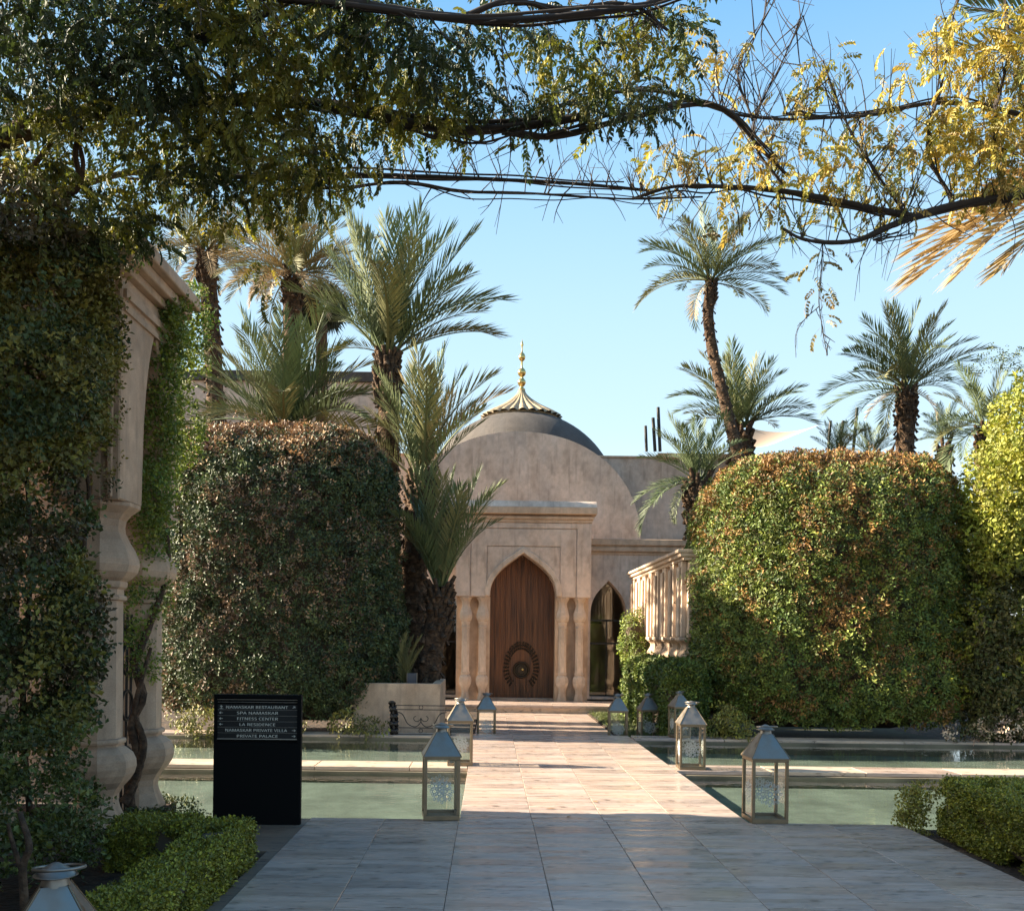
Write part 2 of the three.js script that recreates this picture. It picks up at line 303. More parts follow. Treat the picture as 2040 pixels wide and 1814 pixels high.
// ------------------------------------------------------------------ the domed entrance building
{
  const CX = .825, D = 23.7;
  const b = thing('domed_building', 'pink beige domed building with a pointed wooden door and fluted golden spire', 'building', V(CX, 0, -D));
  const px = 1.675, sill = 2.57;
  const arch = (w, ys, h, x = 0) => { const p = new THREE.Path(); p.moveTo(x - w, ys - 6); p.lineTo(x - w, ys); archPath(p, w, ys, h, x); p.lineTo(x + w, ys - 6); p.closePath(); return p; };
  const poly = pts => { const s = new THREE.Shape(); pts.forEach(([x, y], i) => i ? s.lineTo(x, y) : s.moveTo(x, y)); s.closePath(); return s; };
  const portal = (x, top, w, ys, h, bottom) => { const s = new THREE.Shape(); s.moveTo(-x, bottom); s.lineTo(-w, bottom); s.lineTo(-w, ys); archPath(s, w, ys, h); s.lineTo(w, bottom); s.lineTo(x, bottom); s.lineTo(x, top); s.lineTo(-x, top); s.closePath(); return s; };
  // front block carried by the columns, with panels proud of it
  obj('portal_block', [extrude(portal(px, 4.42, .86, 2.62, 1.07, sill), .42, -.40)], M.plaster, b);
  obj('wall_panel', [extrude(poly([[-px, sill + .01], [-1.325, sill + .01], [-1.325, 4.28], [1.325, 4.28], [1.325, sill + .01], [px, sill + .01], [px, 4.41], [-px, 4.41]]), .03, .021, .006)], M.plaster, b);
  obj('wall_panel', [extrude(poly([[-1.30, sill + .01], [-.915, sill + .01], [-.915, 3.835], [.915, 3.835], [.915, sill + .01], [1.30, sill + .01], [1.30, 4.255], [-1.30, 4.255]]), .026, .021, .006)], M.plaster, b);
  { const s = portal(.893, 3.81, .862, 2.62, 1.07, sill + .01); obj('wall_panel', [extrude(s, .022, .021)], M.plaster, b); }
  { const s = new THREE.Shape(); s.moveTo(-.955, sill + .02); s.lineTo(-.955, 2.64); archPath(s, .955, 2.64, 1.17); s.lineTo(.955, sill + .02); s.lineTo(.82, sill + .02); s.lineTo(.82, 2.62);
    s.bezierCurveTo(.82, 2.62 + .52, .41, 2.62 + .75, 0, 2.62 + 1.04); s.bezierCurveTo(-.41, 2.62 + .75, -.82, 2.62 + .52, -.82, 2.62); s.lineTo(-.82, sill + .02); s.closePath();
    obj('arch_moulding', [extrude(s, .11, -.03, .02)], M.trim, b); }
  // cornice
  obj('cornice', [box(-px - .02, px + .02, 4.42, 4.5, -.42, .07, .012), box(-px - .06, px + .06, 4.5, 4.575, -.42, .11, .02), box(-px + .01, px - .01, 4.575, 4.62, -.42, .03), box(-px - .13, px + .13, 4.62, 4.80, -.42, .19, .02)], M.tan, b);
  obj('cornice_cap', [(() => { const g = new THREE.BoxGeometry(2 * px + .24, .16, 1.0), p = g.attributes.position; for (let i = 0; i < p.count; i++) if (p.getY(i) > 0 && p.getZ(i) > 0) p.setZ(i, p.getZ(i) - .16); g.computeVertexNormals(); return T(g, 0, 4.882, -.33); })()], M.plaster, b);
  // jambs behind the columns and door recess
  for (const s of [-1, 1]) { obj('jamb', [box(s * (px - .02), s * .815, 0, sill, -.42, -.28)], M.tan, b); obj('jamb', [box(s * .90, s * .815, 0, sill, -.279, -.1)], M.tan, b); }
  obj('portal_wall', [extrude(portal(px - .02, 4.8, .83, 2.6, 1.08, 0), .42, -.86)], M.plaster, b);
  for (const x of [-1.42, -1.0, 1.0, 1.42]) column(b, x, -.12, .52, sill, M.trim);
  // doors
  const leaf = (s, mat) => {
    const d = new THREE.Group(); d.name = 'door'; d.position.set(0, .03, -.74); b.add(d);
    d.userData.label = s < 0 ? 'left leaf of the pointed wooden door' : 'right leaf of the pointed wooden door';
    const W2 = .828, n = 6;
    for (let i = 0; i < n; i++) {
      const a = i / n * W2 + (i ? .003 : .004), e = (i + 1) / n * W2 - .003, top = t => { const tt = 1 - t / W2; let lo = 0, hi = 1; for (let k = 0; k < 30; k++) { const m = (lo + hi) / 2, xx = 3 * m * m * (1 - m) * .5 + 3 * m * (1 - m) * (1 - m) * 1 + (1 - m) ** 3 * 1; if (xx > t / W2) lo = m; else hi = m; } const m = lo; return 2.58 + 1.06 * (3 * m * (1 - m) ** 2 * .5 + 3 * m * m * (1 - m) * .72 + m ** 3); };
      const pts = [[s * a, 0], [s * e, 0]]; for (let k = 0; k <= 4; k++) { const t = lerp(e, a, k / 4); pts.push([s * t, top(t)]); }
      obj('door_plank', [extrude(poly(s < 0 ? pts.reverse() : pts), .05, ((i * 7) % 3) * .005)], mat, d);
    }
    obj('door_back', [extrude(poly(s < 0 ? [[-.8, 0], [-.002, 0], [-.002, 3.5], [-.35, 3.25], [-.8, 2.7]] : [[.002, 0], [.8, 0], [.8, 2.7], [.35, 3.25], [.002, 3.5]]), .03, -.035)], mat, d);
    if (s < 0) obj('door_strip', [box(-.022, .022, 0, 3.5, .061, .075, .004)], mat, d);
    obj('door_rail', [box(s * .03, s * .8, .30, .33, .05, .062), box(s * .01, s * .8, .02, .10, .05, .064)], mat, d);
    return d;
  };
  leaf(-1, M.door); leaf(1, M.door);
  const kn = new THREE.Group(); kn.name = 'door_ornament'; kn.position.set(0, .80, -.675); b.add(kn);
  const st = [];
  for (let i = 0; i < 30; i++) {                                  // horseshoe of bosses
    const t = lerp(-2.45, 2.45, i / 29), r = .385, x = Math.sin(t) * r * (1 - .05 * Math.cos(t)), y = Math.cos(t) * r * 1.42 + .02;
    for (const [k, rr] of [[1, .034], [.86, .03], [1.13, .03]]) { const g = new THREE.SphereGeometry(rr, 7, 4, 0, 6.2832, 0, 1.5708); g.rotateX(Math.PI / 2); st.push(T(g, x * k, y * k, 0)); }
  }
  const bs = obj('boss', st, M.bronze, kn); bs.userData.kind = 'stuff';
  { const g = [], t0 = new THREE.TorusGeometry(.19, .028, 6, 28); g.push(T(t0, .0, -.06, .02)); const c = new THREE.CylinderGeometry(.15, .17, .03, 28); c.rotateX(Math.PI / 2); g.push(T(c, 0, -.06, .015)); for (let i = 0; i < 12; i++) { const s = new THREE.SphereGeometry(.022, 6, 4); g.push(T(s, Math.cos(i * .5236) * .11, -.06 + Math.sin(i * .5236) * .11, .035)); } obj('boss_plate', g, M.bronze, kn); }
  obj('door_knob', [T(new THREE.SphereGeometry(.04, 12, 8), .03, -.05, .06)], M.gold, kn);
  obj('threshold', [box(-.82, .82, 0, .03, -.80, -.35)], M.coping, b);
  // wing walls with pointed windows
  const wing = (x0, x1, wx, top) => {
    const s = poly([[x0, 0], [x1, 0], [x1, top], [x0, top]]); const hole = new THREE.Path(); hole.moveTo(wx - .46, .06); hole.lineTo(wx - .46, 2.2); archPath(hole, .46, 2.2, .86, wx); hole.lineTo(wx + .46, .06); hole.closePath(); s.holes.push(hole);
    obj('wall', [extrude(s, .5, -1.35)], M.plaster, b);
    const w = new THREE.Group(); w.name = 'window'; w.position.set(wx, .06, -1.16); b.add(w);
    for (const [a, e] of [[-.455, -.012], [.012, .455]]) for (const [y0, y1] of [[0, 1.35], [1.40, 1.95]]) obj('pane', [box(a, e, y0 + .01, y1, -.03, -.015)], M.pane, w);
    { const sh = new THREE.Shape(); sh.moveTo(-.455, 2.0); sh.lineTo(-.455, 2.14); archPath(sh, .455, 2.14, .85); sh.lineTo(.455, 2.0); sh.closePath(); obj('pane', [extrude(sh, .015, -.03)], M.pane, w); }
    obj('window_frame', [box(-.46, .46, 1.352, 1.398, -.05, .01), box(-.46, .46, 1.952, 1.998, -.05, .01), box(-.011, .011, .02, 1.35, -.05, .005), box(-.011, .011, 1.40, 1.95, -.05, .005), box(-.46, -.43, 0, 1.35, -.045, .004), box(.43, .46, 0, 1.35, -.045, .004), box(-.425, .425, 0, .03, -.045, .004)], M.iron, w);
    const ri = [box(wx - .8, wx + .8, .0, 3.5, -5.2, -5.1), box(wx - .8, wx - .7, 0, 3.5, -5.099, -1.36), box(wx + .7, wx + .8, 0, 3.5, -5.099, -1.36), box(wx - .699, wx + .699, 3.4, 3.5, -5.099, -1.36), box(wx - .699, wx + .699, -.1, 0, -5.099, -1.36)];
    obj('room', ri, M.room, b);
  };
  wing(px + .004, 5.6, 2.23, 3.72); wing(-7.6, -px - .004, -2.13, 3.72);
  for (const [x0, x1] of [[px + .004, 5.7], [-7.7, -px - .004]]) obj('wall_cornice', [box(x0, x1, 3.72, 3.80, -1.3, -.83, .012), box(x0, x1, 3.80, 3.92, -1.3, -.77, .02), box(x0, x1, 3.92, 3.96, -1.3, -.80), box(x0, x1, 3.96, 4.12, -1.3, -.74, .015)], M.tan, b);
  // vault over the portal
  const vault = (a, h, y0) => { const s = new THREE.Shape(); s.moveTo(-a, y0 - .4); s.lineTo(-a, y0); s.bezierCurveTo(-a, y0 + .593 * h, -.583 * a, y0 + h, 0, y0 + h); s.bezierCurveTo(.583 * a, y0 + h, a, y0 + .593 * h, a, y0); s.lineTo(a, y0 - .4); s.closePath(); return s; };
  { const g = new THREE.ExtrudeGeometry(vault(3.26, 2.95, 4.12), { depth: 2.2, bevelEnabled: false, curveSegments: 40 }); T(g, -.06, 0, -4.0); obj('vault', [toCreasedNormals(clean(g), .6)], M.plaster, b); }
  // parapet walls and roof beside the vault
  obj('parapet_wall', [box(1.0, 5.9, 4.0, 6.55, -4.2, -2.6), box(-7.6, -1.0, 4.0, 6.55, -4.2, -2.6)], M.plasterGrey, b);
  obj('parapet_coping', [box(1.0, 3.75, 6.55, 6.60, -4.2, -2.55, .01), box(3.76, 5.95, 6.55, 6.68, -4.2, -2.5, .01), box(-7.65, -1.0, 6.55, 6.60, -4.2, -2.55, .01)], M.tan, b);
  obj('roof_pipe', [rodGeo(at(1288, 899, 27.5).sub(b.position), at(1286, 848, 27.5).sub(b.position), .045)], M.iron, b);
  obj('roof_pipe', [rodGeo(at(1305, 899, 27.5).sub(b.position), at(1301, 832, 27.5).sub(b.position), .05)], M.iron, b);
  obj('roof_pipe', [rodGeo(at(1315, 899, 27.5).sub(b.position), at(1311, 811, 27.5).sub(b.position), .05)], M.iron, b);
  // dome, fluted cone, finial
  const dz = -7.2;
  { const g = new THREE.SphereGeometry(3.22, 64, 24, 0, 6.2832, 0, Math.PI / 2); obj('dome', [T(g, .12, 5.6, dz)], M.lead, b); obj('drum', [T(new THREE.CylinderGeometry(3.22, 3.22, 3.6, 64, 1, true), .12, 3.8, dz)], M.lead, b); }
  {
    const N = 26, seg = 6, rows = 14, pos = [], idx = [], C = N * seg;
    for (let j = 0; j <= rows; j++) for (let i = 0; i <= C; i++) {
      const t = j / rows, a = i / C * 2 * Math.PI, fl = Math.abs(Math.sin(a * N / 2));
      const R = lerp(.10, 1.16, Math.pow(t, 1.55)) * (1 + (.10 * fl - .05) * (.35 + .65 * t)), y = .80 * (1 - t) - (t > .9 ? (t - .9) * .35 : 0) + .04 * fl * t;
      pos.push(Math.cos(a) * R, y, Math.sin(a) * R);
      if (j && i < C) { const k = (j - 1) * (C + 1) + i; idx.push(k, k + 1, k + C + 1, k + 1, k + C + 2, k + C + 1); }
    }
    const g = new THREE.BufferGeometry(); g.setAttribute('position', new THREE.Float32BufferAttribute(pos, 3)); g.setIndex(idx); g.computeVertexNormals();
    g.scale(1.1, 1.1, 1.1); const c = obj('fluted_cone', [T(g, .12, 8.68, dz), T(new THREE.CylinderGeometry(1.18, 1.1, .12, 48), .12, 8.60, dz)], M.cone, b);
    const f = [[0, 0], [.10, 0], [.11, .05], [.06, .09], [.055, .13], [.09, .16], [.125, .23], [.12, .29], [.07, .36], [.05, .39], [.05, .42], [.10, .46], [.13, .54], [.10, .62], [.05, .67], [.03, .70], [.028, .86], [.05, .89], [.09, .93], [.105, 1.0], [.08, 1.08], [.03, 1.13], [.02, 1.2], [.018, 1.3], [.045, 1.35], [.03, 1.42], [.012, 1.47], [0, 1.55]];
    const fg = new THREE.LatheGeometry(f.map(([r, y]) => new THREE.Vector2(r, y)), 20); fg.scale(1.1, 1.1, 1.1); obj('finial', [T(fg, .12, 9.54, dz)], M.gold, c);
  }
}

// ------------------------------------------------------------------ right colonnade, left gate, back building
{
  const b = thing('colonnade_wall', 'sunlit cream colonnade wall running to the house right of the path', 'colonnade', V(3.47, 0, 0));
  const d0 = 17.1, d1 = 23.4, y0 = 1.62, y1 = 3.0;
  obj('wall', [box(.10, .45, y0, y1, -d0, -d1)], M.cream, b);
  obj('cornice', [box(-.01, .5, y1, y1 + .06, -d0 + .02, -d1, .01), box(-.07, .55, y1 + .06, y1 + .13, -d0 + .05, -d1, .015), box(-.12, .6, y1 + .13, y1 + .19, -d0 + .07, -d1, .012)], M.cream, b);
  for (let d = d0 + .35; d < d1; d += .82) {
    obj('pilaster', [box(-.0, .099, y0, y1 - .001, -d + .17, -d - .17, .02), box(-.05, -.001, y0, y1 - .1, -d + .09, -d - .09, .02)], M.cream, b);
    obj('bracket', [box(-.04, .3, y0 - .06, y0 - .002, -d + .2, -d - .2, .01)], M.cream, b);
    column(b, .16, -d, .62, y0 - .062, M.pier).position.y = 0;
  }
  obj('base_wall', [box(.0, .4, -.2, -.002, -d0, -d1)], M.cream, b);
}
{
  const b = thing('gate_pavilion', 'tall beige stone gateway with octagonal columns draped in creeper', 'gateway', V(-3.24, 0, -7.9));
  b.scale.setScalar(.96);
  for (const [x, z] of [[0, 0], [.03, -.90], [-3.2, 0], [-3.2, -.90]]) column(b, x, z, 1, 2.76, M.pier);
  // blocks over the columns: side wall with a narrow arch, front wall with a wide arch
  const side = (() => { const s = new THREE.Shape(); s.moveTo(-.30, 2.765); s.lineTo(.22, 2.765); s.lineTo(.24, 3.2); s.bezierCurveTo(.26, 3.9, .42, 4.25, .52, 4.4); s.bezierCurveTo(.60, 4.25, .70, 3.9, .70, 3.2); s.lineTo(.70, 2.765); s.lineTo(1.12, 2.765); s.lineTo(1.12, 4.65); s.lineTo(-.30, 4.65); s.closePath(); const g = extrude(s, .56, 0, .012); g.rotateY(Math.PI / 2); return g; })();
  obj('side_wall', [T(side, -.28, 0, 0)], M.pier, b);
  obj('front_wall', [(() => { const s = new THREE.Shape(); s.moveTo(-3.5, 2.765); s.lineTo(-2.9, 2.765); s.lineTo(-2.9, 2.9); archPath(s, 1.28, 2.9, 1.45, -1.62); s.lineTo(-.34, 2.765); s.lineTo(-.29, 2.765); s.lineTo(-.29, 4.65); s.lineTo(-3.5, 4.65); s.closePath(); return extrude(s, .4, -.2); })()], M.pier, b);
  obj('moulding', [box(.06, .13, 2.78, 4.63, .301, .33, .01), box(.19, .23, 2.78, 4.63, .301, .345, .01), box(-.22, -.18, 2.78, 4.6, .301, .33, .01)], M.pier, b);
  obj('moulding', [box(.281, .30, 4.35, 4.40, .26, -1.1), box(.281, .31, 4.46, 4.53, .26, -1.1)], M.pier, b);
  obj('cornice', [box(-3.6, .34, 4.652, 4.73, .36, -1.13, .015), box(-3.65, .41, 4.73, 4.83, .43, -1.17, .02), box(-3.7, .48, 4.83, 4.95, .5, -1.21, .02)], M.pier, b);
  obj('added_blocking_wall', [box(-3.5, -3.25, 0, 4.65, .3, -.999)], M.pier, b);  // unseen closing wall, added to stop sun strips through the gateway
  obj('back_wall', [box(-3.5, -.29, 0, 4.65, -1.10, -1.0)], M.pier, b);
}
{
  const b = thing('added_shade_wall', 'tall beige wall, unseen left of the picture, added to shade the forecourt', 'wall', V(-3.7, 0, 0));  // unseen wall, added to keep sun off the forecourt
  obj('wall_face', [box(-.3, 0, -.6, 4.5, 5, -7.5)], M.pier, b);
  obj('wall_cap', [box(-.4, .08, 4.502, 4.62, 5, -7.5, .02)], M.pier, b);
}
{
  const g = thing('iron_gate', 'black wrought iron gate between the two beige gateway columns', 'gate', V(-3.2, 0, -8.1));
  for (let i = 0; i < 6; i++) obj('bar', [rodGeo(V(0, 0, -.02 - i * .1), V(0, 1.75, -.02 - i * .1), .012, .012, 6)], M.iron, g);
  for (const y of [.12, 1.6]) obj('rail', [box(-.012, .012, y, y + .03, .0, -.55)], M.iron, g);
  for (const y of [.45, .95, 1.35]) { const t = new THREE.TorusGeometry(.13, .014, 6, 20); t.rotateY(Math.PI / 2); obj('scroll', [T(t, .02, y, -.28)], M.iron, g); }
}
{
  const a = at(600, 830, 33), c = at(750, 742, 33);
  const b = thing('back_building', 'flat roofed beige building behind the palms left of the dome', 'building', V(-7, 0, -33));
  obj('wall', [box(-6, c.x + 7, -.2, c.y - .35, 0, -6)], M.plaster, b);
  obj('cornice', [box(-6.1, c.x + 7.1, c.y - .35, c.y, .12, -6.1, .02)], M.lead, b);
}

// ------------------------------------------------------------------ lanterns
function rosette(R) {                                             // pierced ornament of rings, lying in the xy plane
  const g = [], ring = (x, y, r, w, n = 18) => g.push(T(new THREE.RingGeometry(r - w, r, n, 1), x, y, 0));
  ring(0, 0, .16 * R, .06 * R); ring(0, 0, .42 * R, .045 * R, 28);
  for (let i = 0; i < 8; i++) { const a = i * Math.PI / 4; ring(Math.cos(a) * .30 * R, Math.sin(a) * .30 * R, .155 * R, .05 * R); ring(Math.cos(a) * .60 * R, Math.sin(a) * .60 * R, .20 * R, .055 * R); ring(Math.cos(a + .39) * .62 * R, Math.sin(a + .39) * .62 * R, .12 * R, .05 * R); ring(Math.cos(a) * .86 * R, Math.sin(a) * .86 * R, .12 * R, .05 * R); ring(Math.cos(a + .39) * .80 * R, Math.sin(a + .39) * .80 * R, .085 * R, .04 * R); }
  return mergeGeometries(g.map(clean));
}
function makeLantern() {
  const o = new THREE.Group(), w = .15, h = .50, p = .026;
  const sq = (y, hh, k, t = .02) => [box(-k, k, y, y + hh, k - t, k, .003), box(-k, k, y, y + hh, -k, -k + t, .003), box(-k, -k + t, y + .001, y + hh - .001, -k + t, k - t), box(k - t, k, y + .001, y + hh - .001, -k + t, k - t)];
  obj('base', [...sq(0, .04, w, p), box(-w + p, w - p, .008, .016, -w + p, w - p)], M.brass, o);
  for (const [x, z] of [[-1, -1], [1, -1], [1, 1], [-1, 1]]) obj('post', [box(x * w, x * (w - p), .0405, h - .0005, z * w, z * (w - p), .003)], M.brass, o);
  obj('top_frame', [...sq(h, .03, w, p)], M.brass, o);
  const pg = new THREE.PlaneGeometry(2 * (w - p), h - .045);
  const rg = rosette(.104);
  for (let i = 0; i < 4; i++) {
    const pane = obj('pane', T(pg.clone(), 0, .042 + (h - .045) / 2, w - p / 2).rotateY(i * Math.PI / 2), M.pane, o, true);
    obj('etched_ornament', T(rg.clone(), 0, .24, w - p / 2 + .002).rotateY(i * Math.PI / 2), M.frost, pane, true);
  }
  // pyramid roof of four sheets, folded seams, collar, cap and ring
  const y0 = h + .031, y1 = h + .225, a = w + .008, c = .045;
  const pos = [], q = (...v) => v.forEach(x => pos.push(...x));
  for (let i = 0; i < 4; i++) { const R = (x, y, z) => { const s = [1, 0, -1, 0][i], t = [0, 1, 0, -1][i]; return [x * s + z * t, y, z * s - x * t]; }; q(R(-a, y0, a), R(a, y0, a), R(c, y1, c), R(-a, y0, a), R(c, y1, c), R(-c, y1, c)); }
  const g = new THREE.BufferGeometry(); g.setAttribute('position', new THREE.Float32BufferAttribute(pos, 3)); g.computeVertexNormals();
  const roof = obj('roof', [g], M.steel, o);
  const seams = []; for (const [x, z] of [[-1, -1], [1, -1], [1, 1], [-1, 1]]) seams.push(rodGeo(V(x * a, y0, z * a), V(x * c, y1, z * c), .004, .004, 5));
  obj('seam', [...seams, box(-a - .002, a + .002, y0 - .008, y0 + .002, -a - .002, a + .002)], M.brass, roof);
  obj('collar', [T(new THREE.CylinderGeometry(.042, .05, .035, 14), 0, y1 + .012, 0)], M.steel, roof);
  const cap = new THREE.LatheGeometry([[.0, .045], [.012, .043], [.03, .034], [.055, .018], [.072, .004], [.074, 0], [.06, .002], [0, .012]].map(([r, y]) => new THREE.Vector2(r, y)), 22);
  obj('cap', [T(cap, 0, y1 + .03, 0)], M.steel, roof);
  const ring = new THREE.TorusGeometry(.082, .0065, 7, 30); ring.rotateX(Math.PI / 2 - .12); obj('ring_handle', [T(ring, .012, y1 + .055, 0)], M.steel, o);
  return o;
}
const lantern0 = makeLantern();
let firstLantern = true;
function lantern(px, d, y, turn, label, s = 1, dx = 0) {
  const o = firstLantern ? lantern0 : lantern0.clone(); firstLantern = false;
  o.name = numbered('lantern'); const p = at(px, 1500, d); p.x = (px - VX + 4) * d / F + dx; p.y = y; o.position.copy(p);
  o.rotation.y = turn; o.scale.setScalar(s); scene.add(o); tag(o, label, 'lantern', 'metal and glass lanterns beside the walkway');
}
lantern(878, 8.38, .001, .12, 'dark framed glass lantern at the near left corner of the walkway', 1.04);
lantern(1524, 8.42, .001, 0.02, 'sunlit brass framed lantern at the near right corner of the walkway', 1.06);
lantern(915, 11.85, 0, .05, 'lantern standing on the weir left of the walkway', 1.04);
lantern(1375, 11.75, 0, -.03, 'lantern with bright white ornament on the weir right of the walkway', 1.04);
lantern(967, 16.1, -.18, .05, 'lantern left of the lower path beyond the walkway', 1.03);
lantern(1229, 16.0, -.18, -.05, 'lantern right of the lower path beyond the walkway end', 1.05);
lantern(1289, 16.3, -.17, .1, 'lantern on the shaded lawn right of the lower path', 1.03);
lantern(1352, 15.1, .031, .2, 'lantern on the far pool edge half hidden behind a nearer lantern', .92);
lantern(112, 3.35, -.03, .35, 'steel lantern roof and ring handle cut off at the bottom left corner', 1.02);

// ------------------------------------------------------------------ sign board
{
  const p = at(512, 1642, 8.05), w = .365, h = 1.10;
  const s = thing('direction_sign', 'black upright direction board with pale lettering before the pool', 'sign', V(p.x, -.02, p.z));
  s.rotation.y = .03;
  obj('board', [box(-w, w, 0, h - .405, -.035, .035, .004), box(-w, -w + .022, h - .4045, h - .0, -.035, .035), box(w - .034, w, h - .4045, h, -.035, .035), box(-w + .0225, w - .0345, h - .03, h, -.035, .035), box(-w + .0225, w - .0345, h - .4045, h - .0305, -.034, .0)], M.signBlack, s);
  const rows = [['\u2191', 'NAMASKAR RESTAURANT', '\u2197'], ['\u2190', 'SPA NAMASKAR', ''], ['\u2190', 'FITNESS CENTER', ''], ['\u2190', 'LA RESIDENCE', ''], ['', 'NAMASKAR PRIVATE VILLA', '\u2192'], ['', 'PRIVATE PALACE', '\u2192']];
  const arrow = (c, x, y, a) => { c.save(); c.translate(x, y); c.rotate(a); c.lineWidth = 5; c.beginPath(); c.moveTo(-17, 0); c.lineTo(17, 0); c.moveTo(3, -13); c.lineTo(17, 0); c.lineTo(3, 13); c.stroke(); c.restore(); };
  rows.forEach((r, i) => {
    const cv = document.createElement('canvas'); cv.width = 768; cv.height = 64; const c = cv.getContext('2d');
    c.fillStyle = '#060606'; c.fillRect(0, 0, 768, 64); c.fillStyle = c.strokeStyle = '#e2dac8';
    c.font = '48px sans-serif'; const tw = c.measureText(r[1]).width, want = [600, 400, 400, 352, 600, 400][i], off = [378, 384, 384, 384, 372, 384][i];
    c.save(); c.translate(off, 52); c.scale(want / tw, 1); c.textAlign = 'center'; c.fillText(r[1], 0, 0); c.restore();
    if (r[0]) arrow(c, 36, 34, r[0] === '\u2191' ? -Math.PI / 2 : Math.PI);
    if (r[0] === '\u2191') { c.lineWidth = 5; c.beginPath(); c.moveTo(16, 56); c.lineTo(56, 56); c.stroke(); }
    if (r[2]) arrow(c, 734, 34, r[2] === '\u2192' ? 0 : -Math.PI / 4);
    const t = new THREE.CanvasTexture(cv); t.colorSpace = THREE.SRGBColorSpace; t.anisotropy = 8;
    const W2 = 2 * w - .062, y = h - .105 - i * .0485;
    const g = T(new THREE.PlaneGeometry(W2, .043), -.006, y, .0146);
    const plate = obj('plate', [box(-w + .026, w - .038, y - .0225, y + .0225, .0005, .014)], M.signBlack, s);
    obj('lettering', g, std(1, 1, 1, { map: t, roughness: .55 }), plate, true);
  });
  const strip = std(.42, .39, .34, { metalness: .6, roughness: .4 });
  obj('metal_strip', [box(-w + .026, w - .038, h - .378, h - .371, .0005, .018), box(-w + .026, w - .038, h - .045, h - .042, .0005, .018), box(-w + .026, w - .038, h - .066, h - .064, .0005, .016)], strip, s);
  for (let i = 0; i < 6; i++) obj('metal_strip', [box(-w + .026, w - .038, h - .1305 - i * .0485, h - .1289 - i * .0485, .0006, .0165)], strip, s);
}

// ------------------------------------------------------------------ planter, railing, box lamp, sail, masts
{
  const a = at(777, 1466, 15.45), c = at(877, 1362, 15.45);
  const p = thing('planter_wall', 'low square beige planter wall below the palms left of the path', 'planter', V(a.x, 0, a.z));
  const x1 = c.x - a.x, y = c.y;
  obj('front_wall', [box(-.6, x1, -.16, y, 0, -.14, .008)], M.tan, p);
  obj('side_wall', [box(x1 - .14, x1, -.16, y - .001, -.141, -1.9, .008), box(-.6, -.46, -.16, y - .001, -.141, -1.9, .008)], M.tan, p);
  obj('soil', [box(-.459, x1 - .141, -.1, y - .12, -.142, -1.9)], M.soil, p);
  const b = thing('box_light', 'small dark box light with pale edges on the planter wall', 'lamp', V(at(821, 1360, 15.8).x, y - .115, a.z - .3));
  obj('housing', [box(-.075, .075, .06, .27, -.06, 0, .005)], std(.06, .065, .08, { roughness: .3 }), b);
  obj('edge', [box(-.085, -.076, .06, .275, -.06, .012), box(.076, .085, .06, .275, -.06, .012)], M.steel, b);
  obj('stand', [box(-.03, .03, 0, .06, -.045, -.015)], M.iron, b);
}
{
  const o = at(838, 1466, 14.95), r = thing('iron_railing', 'low black iron railing with scrolls in front of the planter', 'railing', V(o.x, .031, o.z));
  const w = .40, S = 14.95 / F;
  for (const y of [.0, .10, .385, .45]) obj('rail', [rodGeo(V(-w, y + .012, 0), V(.55, y + .012, 0), .007, .007, 6)], M.iron, r);
  for (const s of [-1, 1]) {
    const pts = []; for (let i = 0; i <= 22; i++) { const t = i / 22 * 4.6, q = .075 * (1 - i / 30); pts.push(V(s * (.075 + Math.cos(t + 3.1) * q), .27 + Math.sin(t + 3.1) * q, 0)); }
    obj('scroll', [tube([V(s * w, .36, 0), V(s * .30, .33, 0), V(s * .2, .17, 0), V(s * .08, .13, 0), V(s * .005, .2, 0), ...pts], .0085, .006, 6, 60)], M.iron, r);
  }
  for (const y of [.055, .42]) obj('ring', [T(new THREE.TorusGeometry(.03, .005, 6, 18), .0, y + .012, 0)], M.iron, r);
  { const g = [], n = 9; for (let i = 0; i < n; i++) { const t = new THREE.TorusGeometry(.055 - .012 * Math.abs(i - 2) / 5, .022, 6, 12); t.rotateX(Math.PI / 2 + (i % 2 ? .5 : -.5)); g.push(T(t, -w - .02 + (i > 5 ? (i - 5) * .012 : 0) * -1, .03 + i * .058, 0)); } g.push(rodGeo(V(-w - .02, -.0, 0), V(-w - .04, .52, 0), .03, .02, 8)); obj('post', g, M.iron, r); }
}
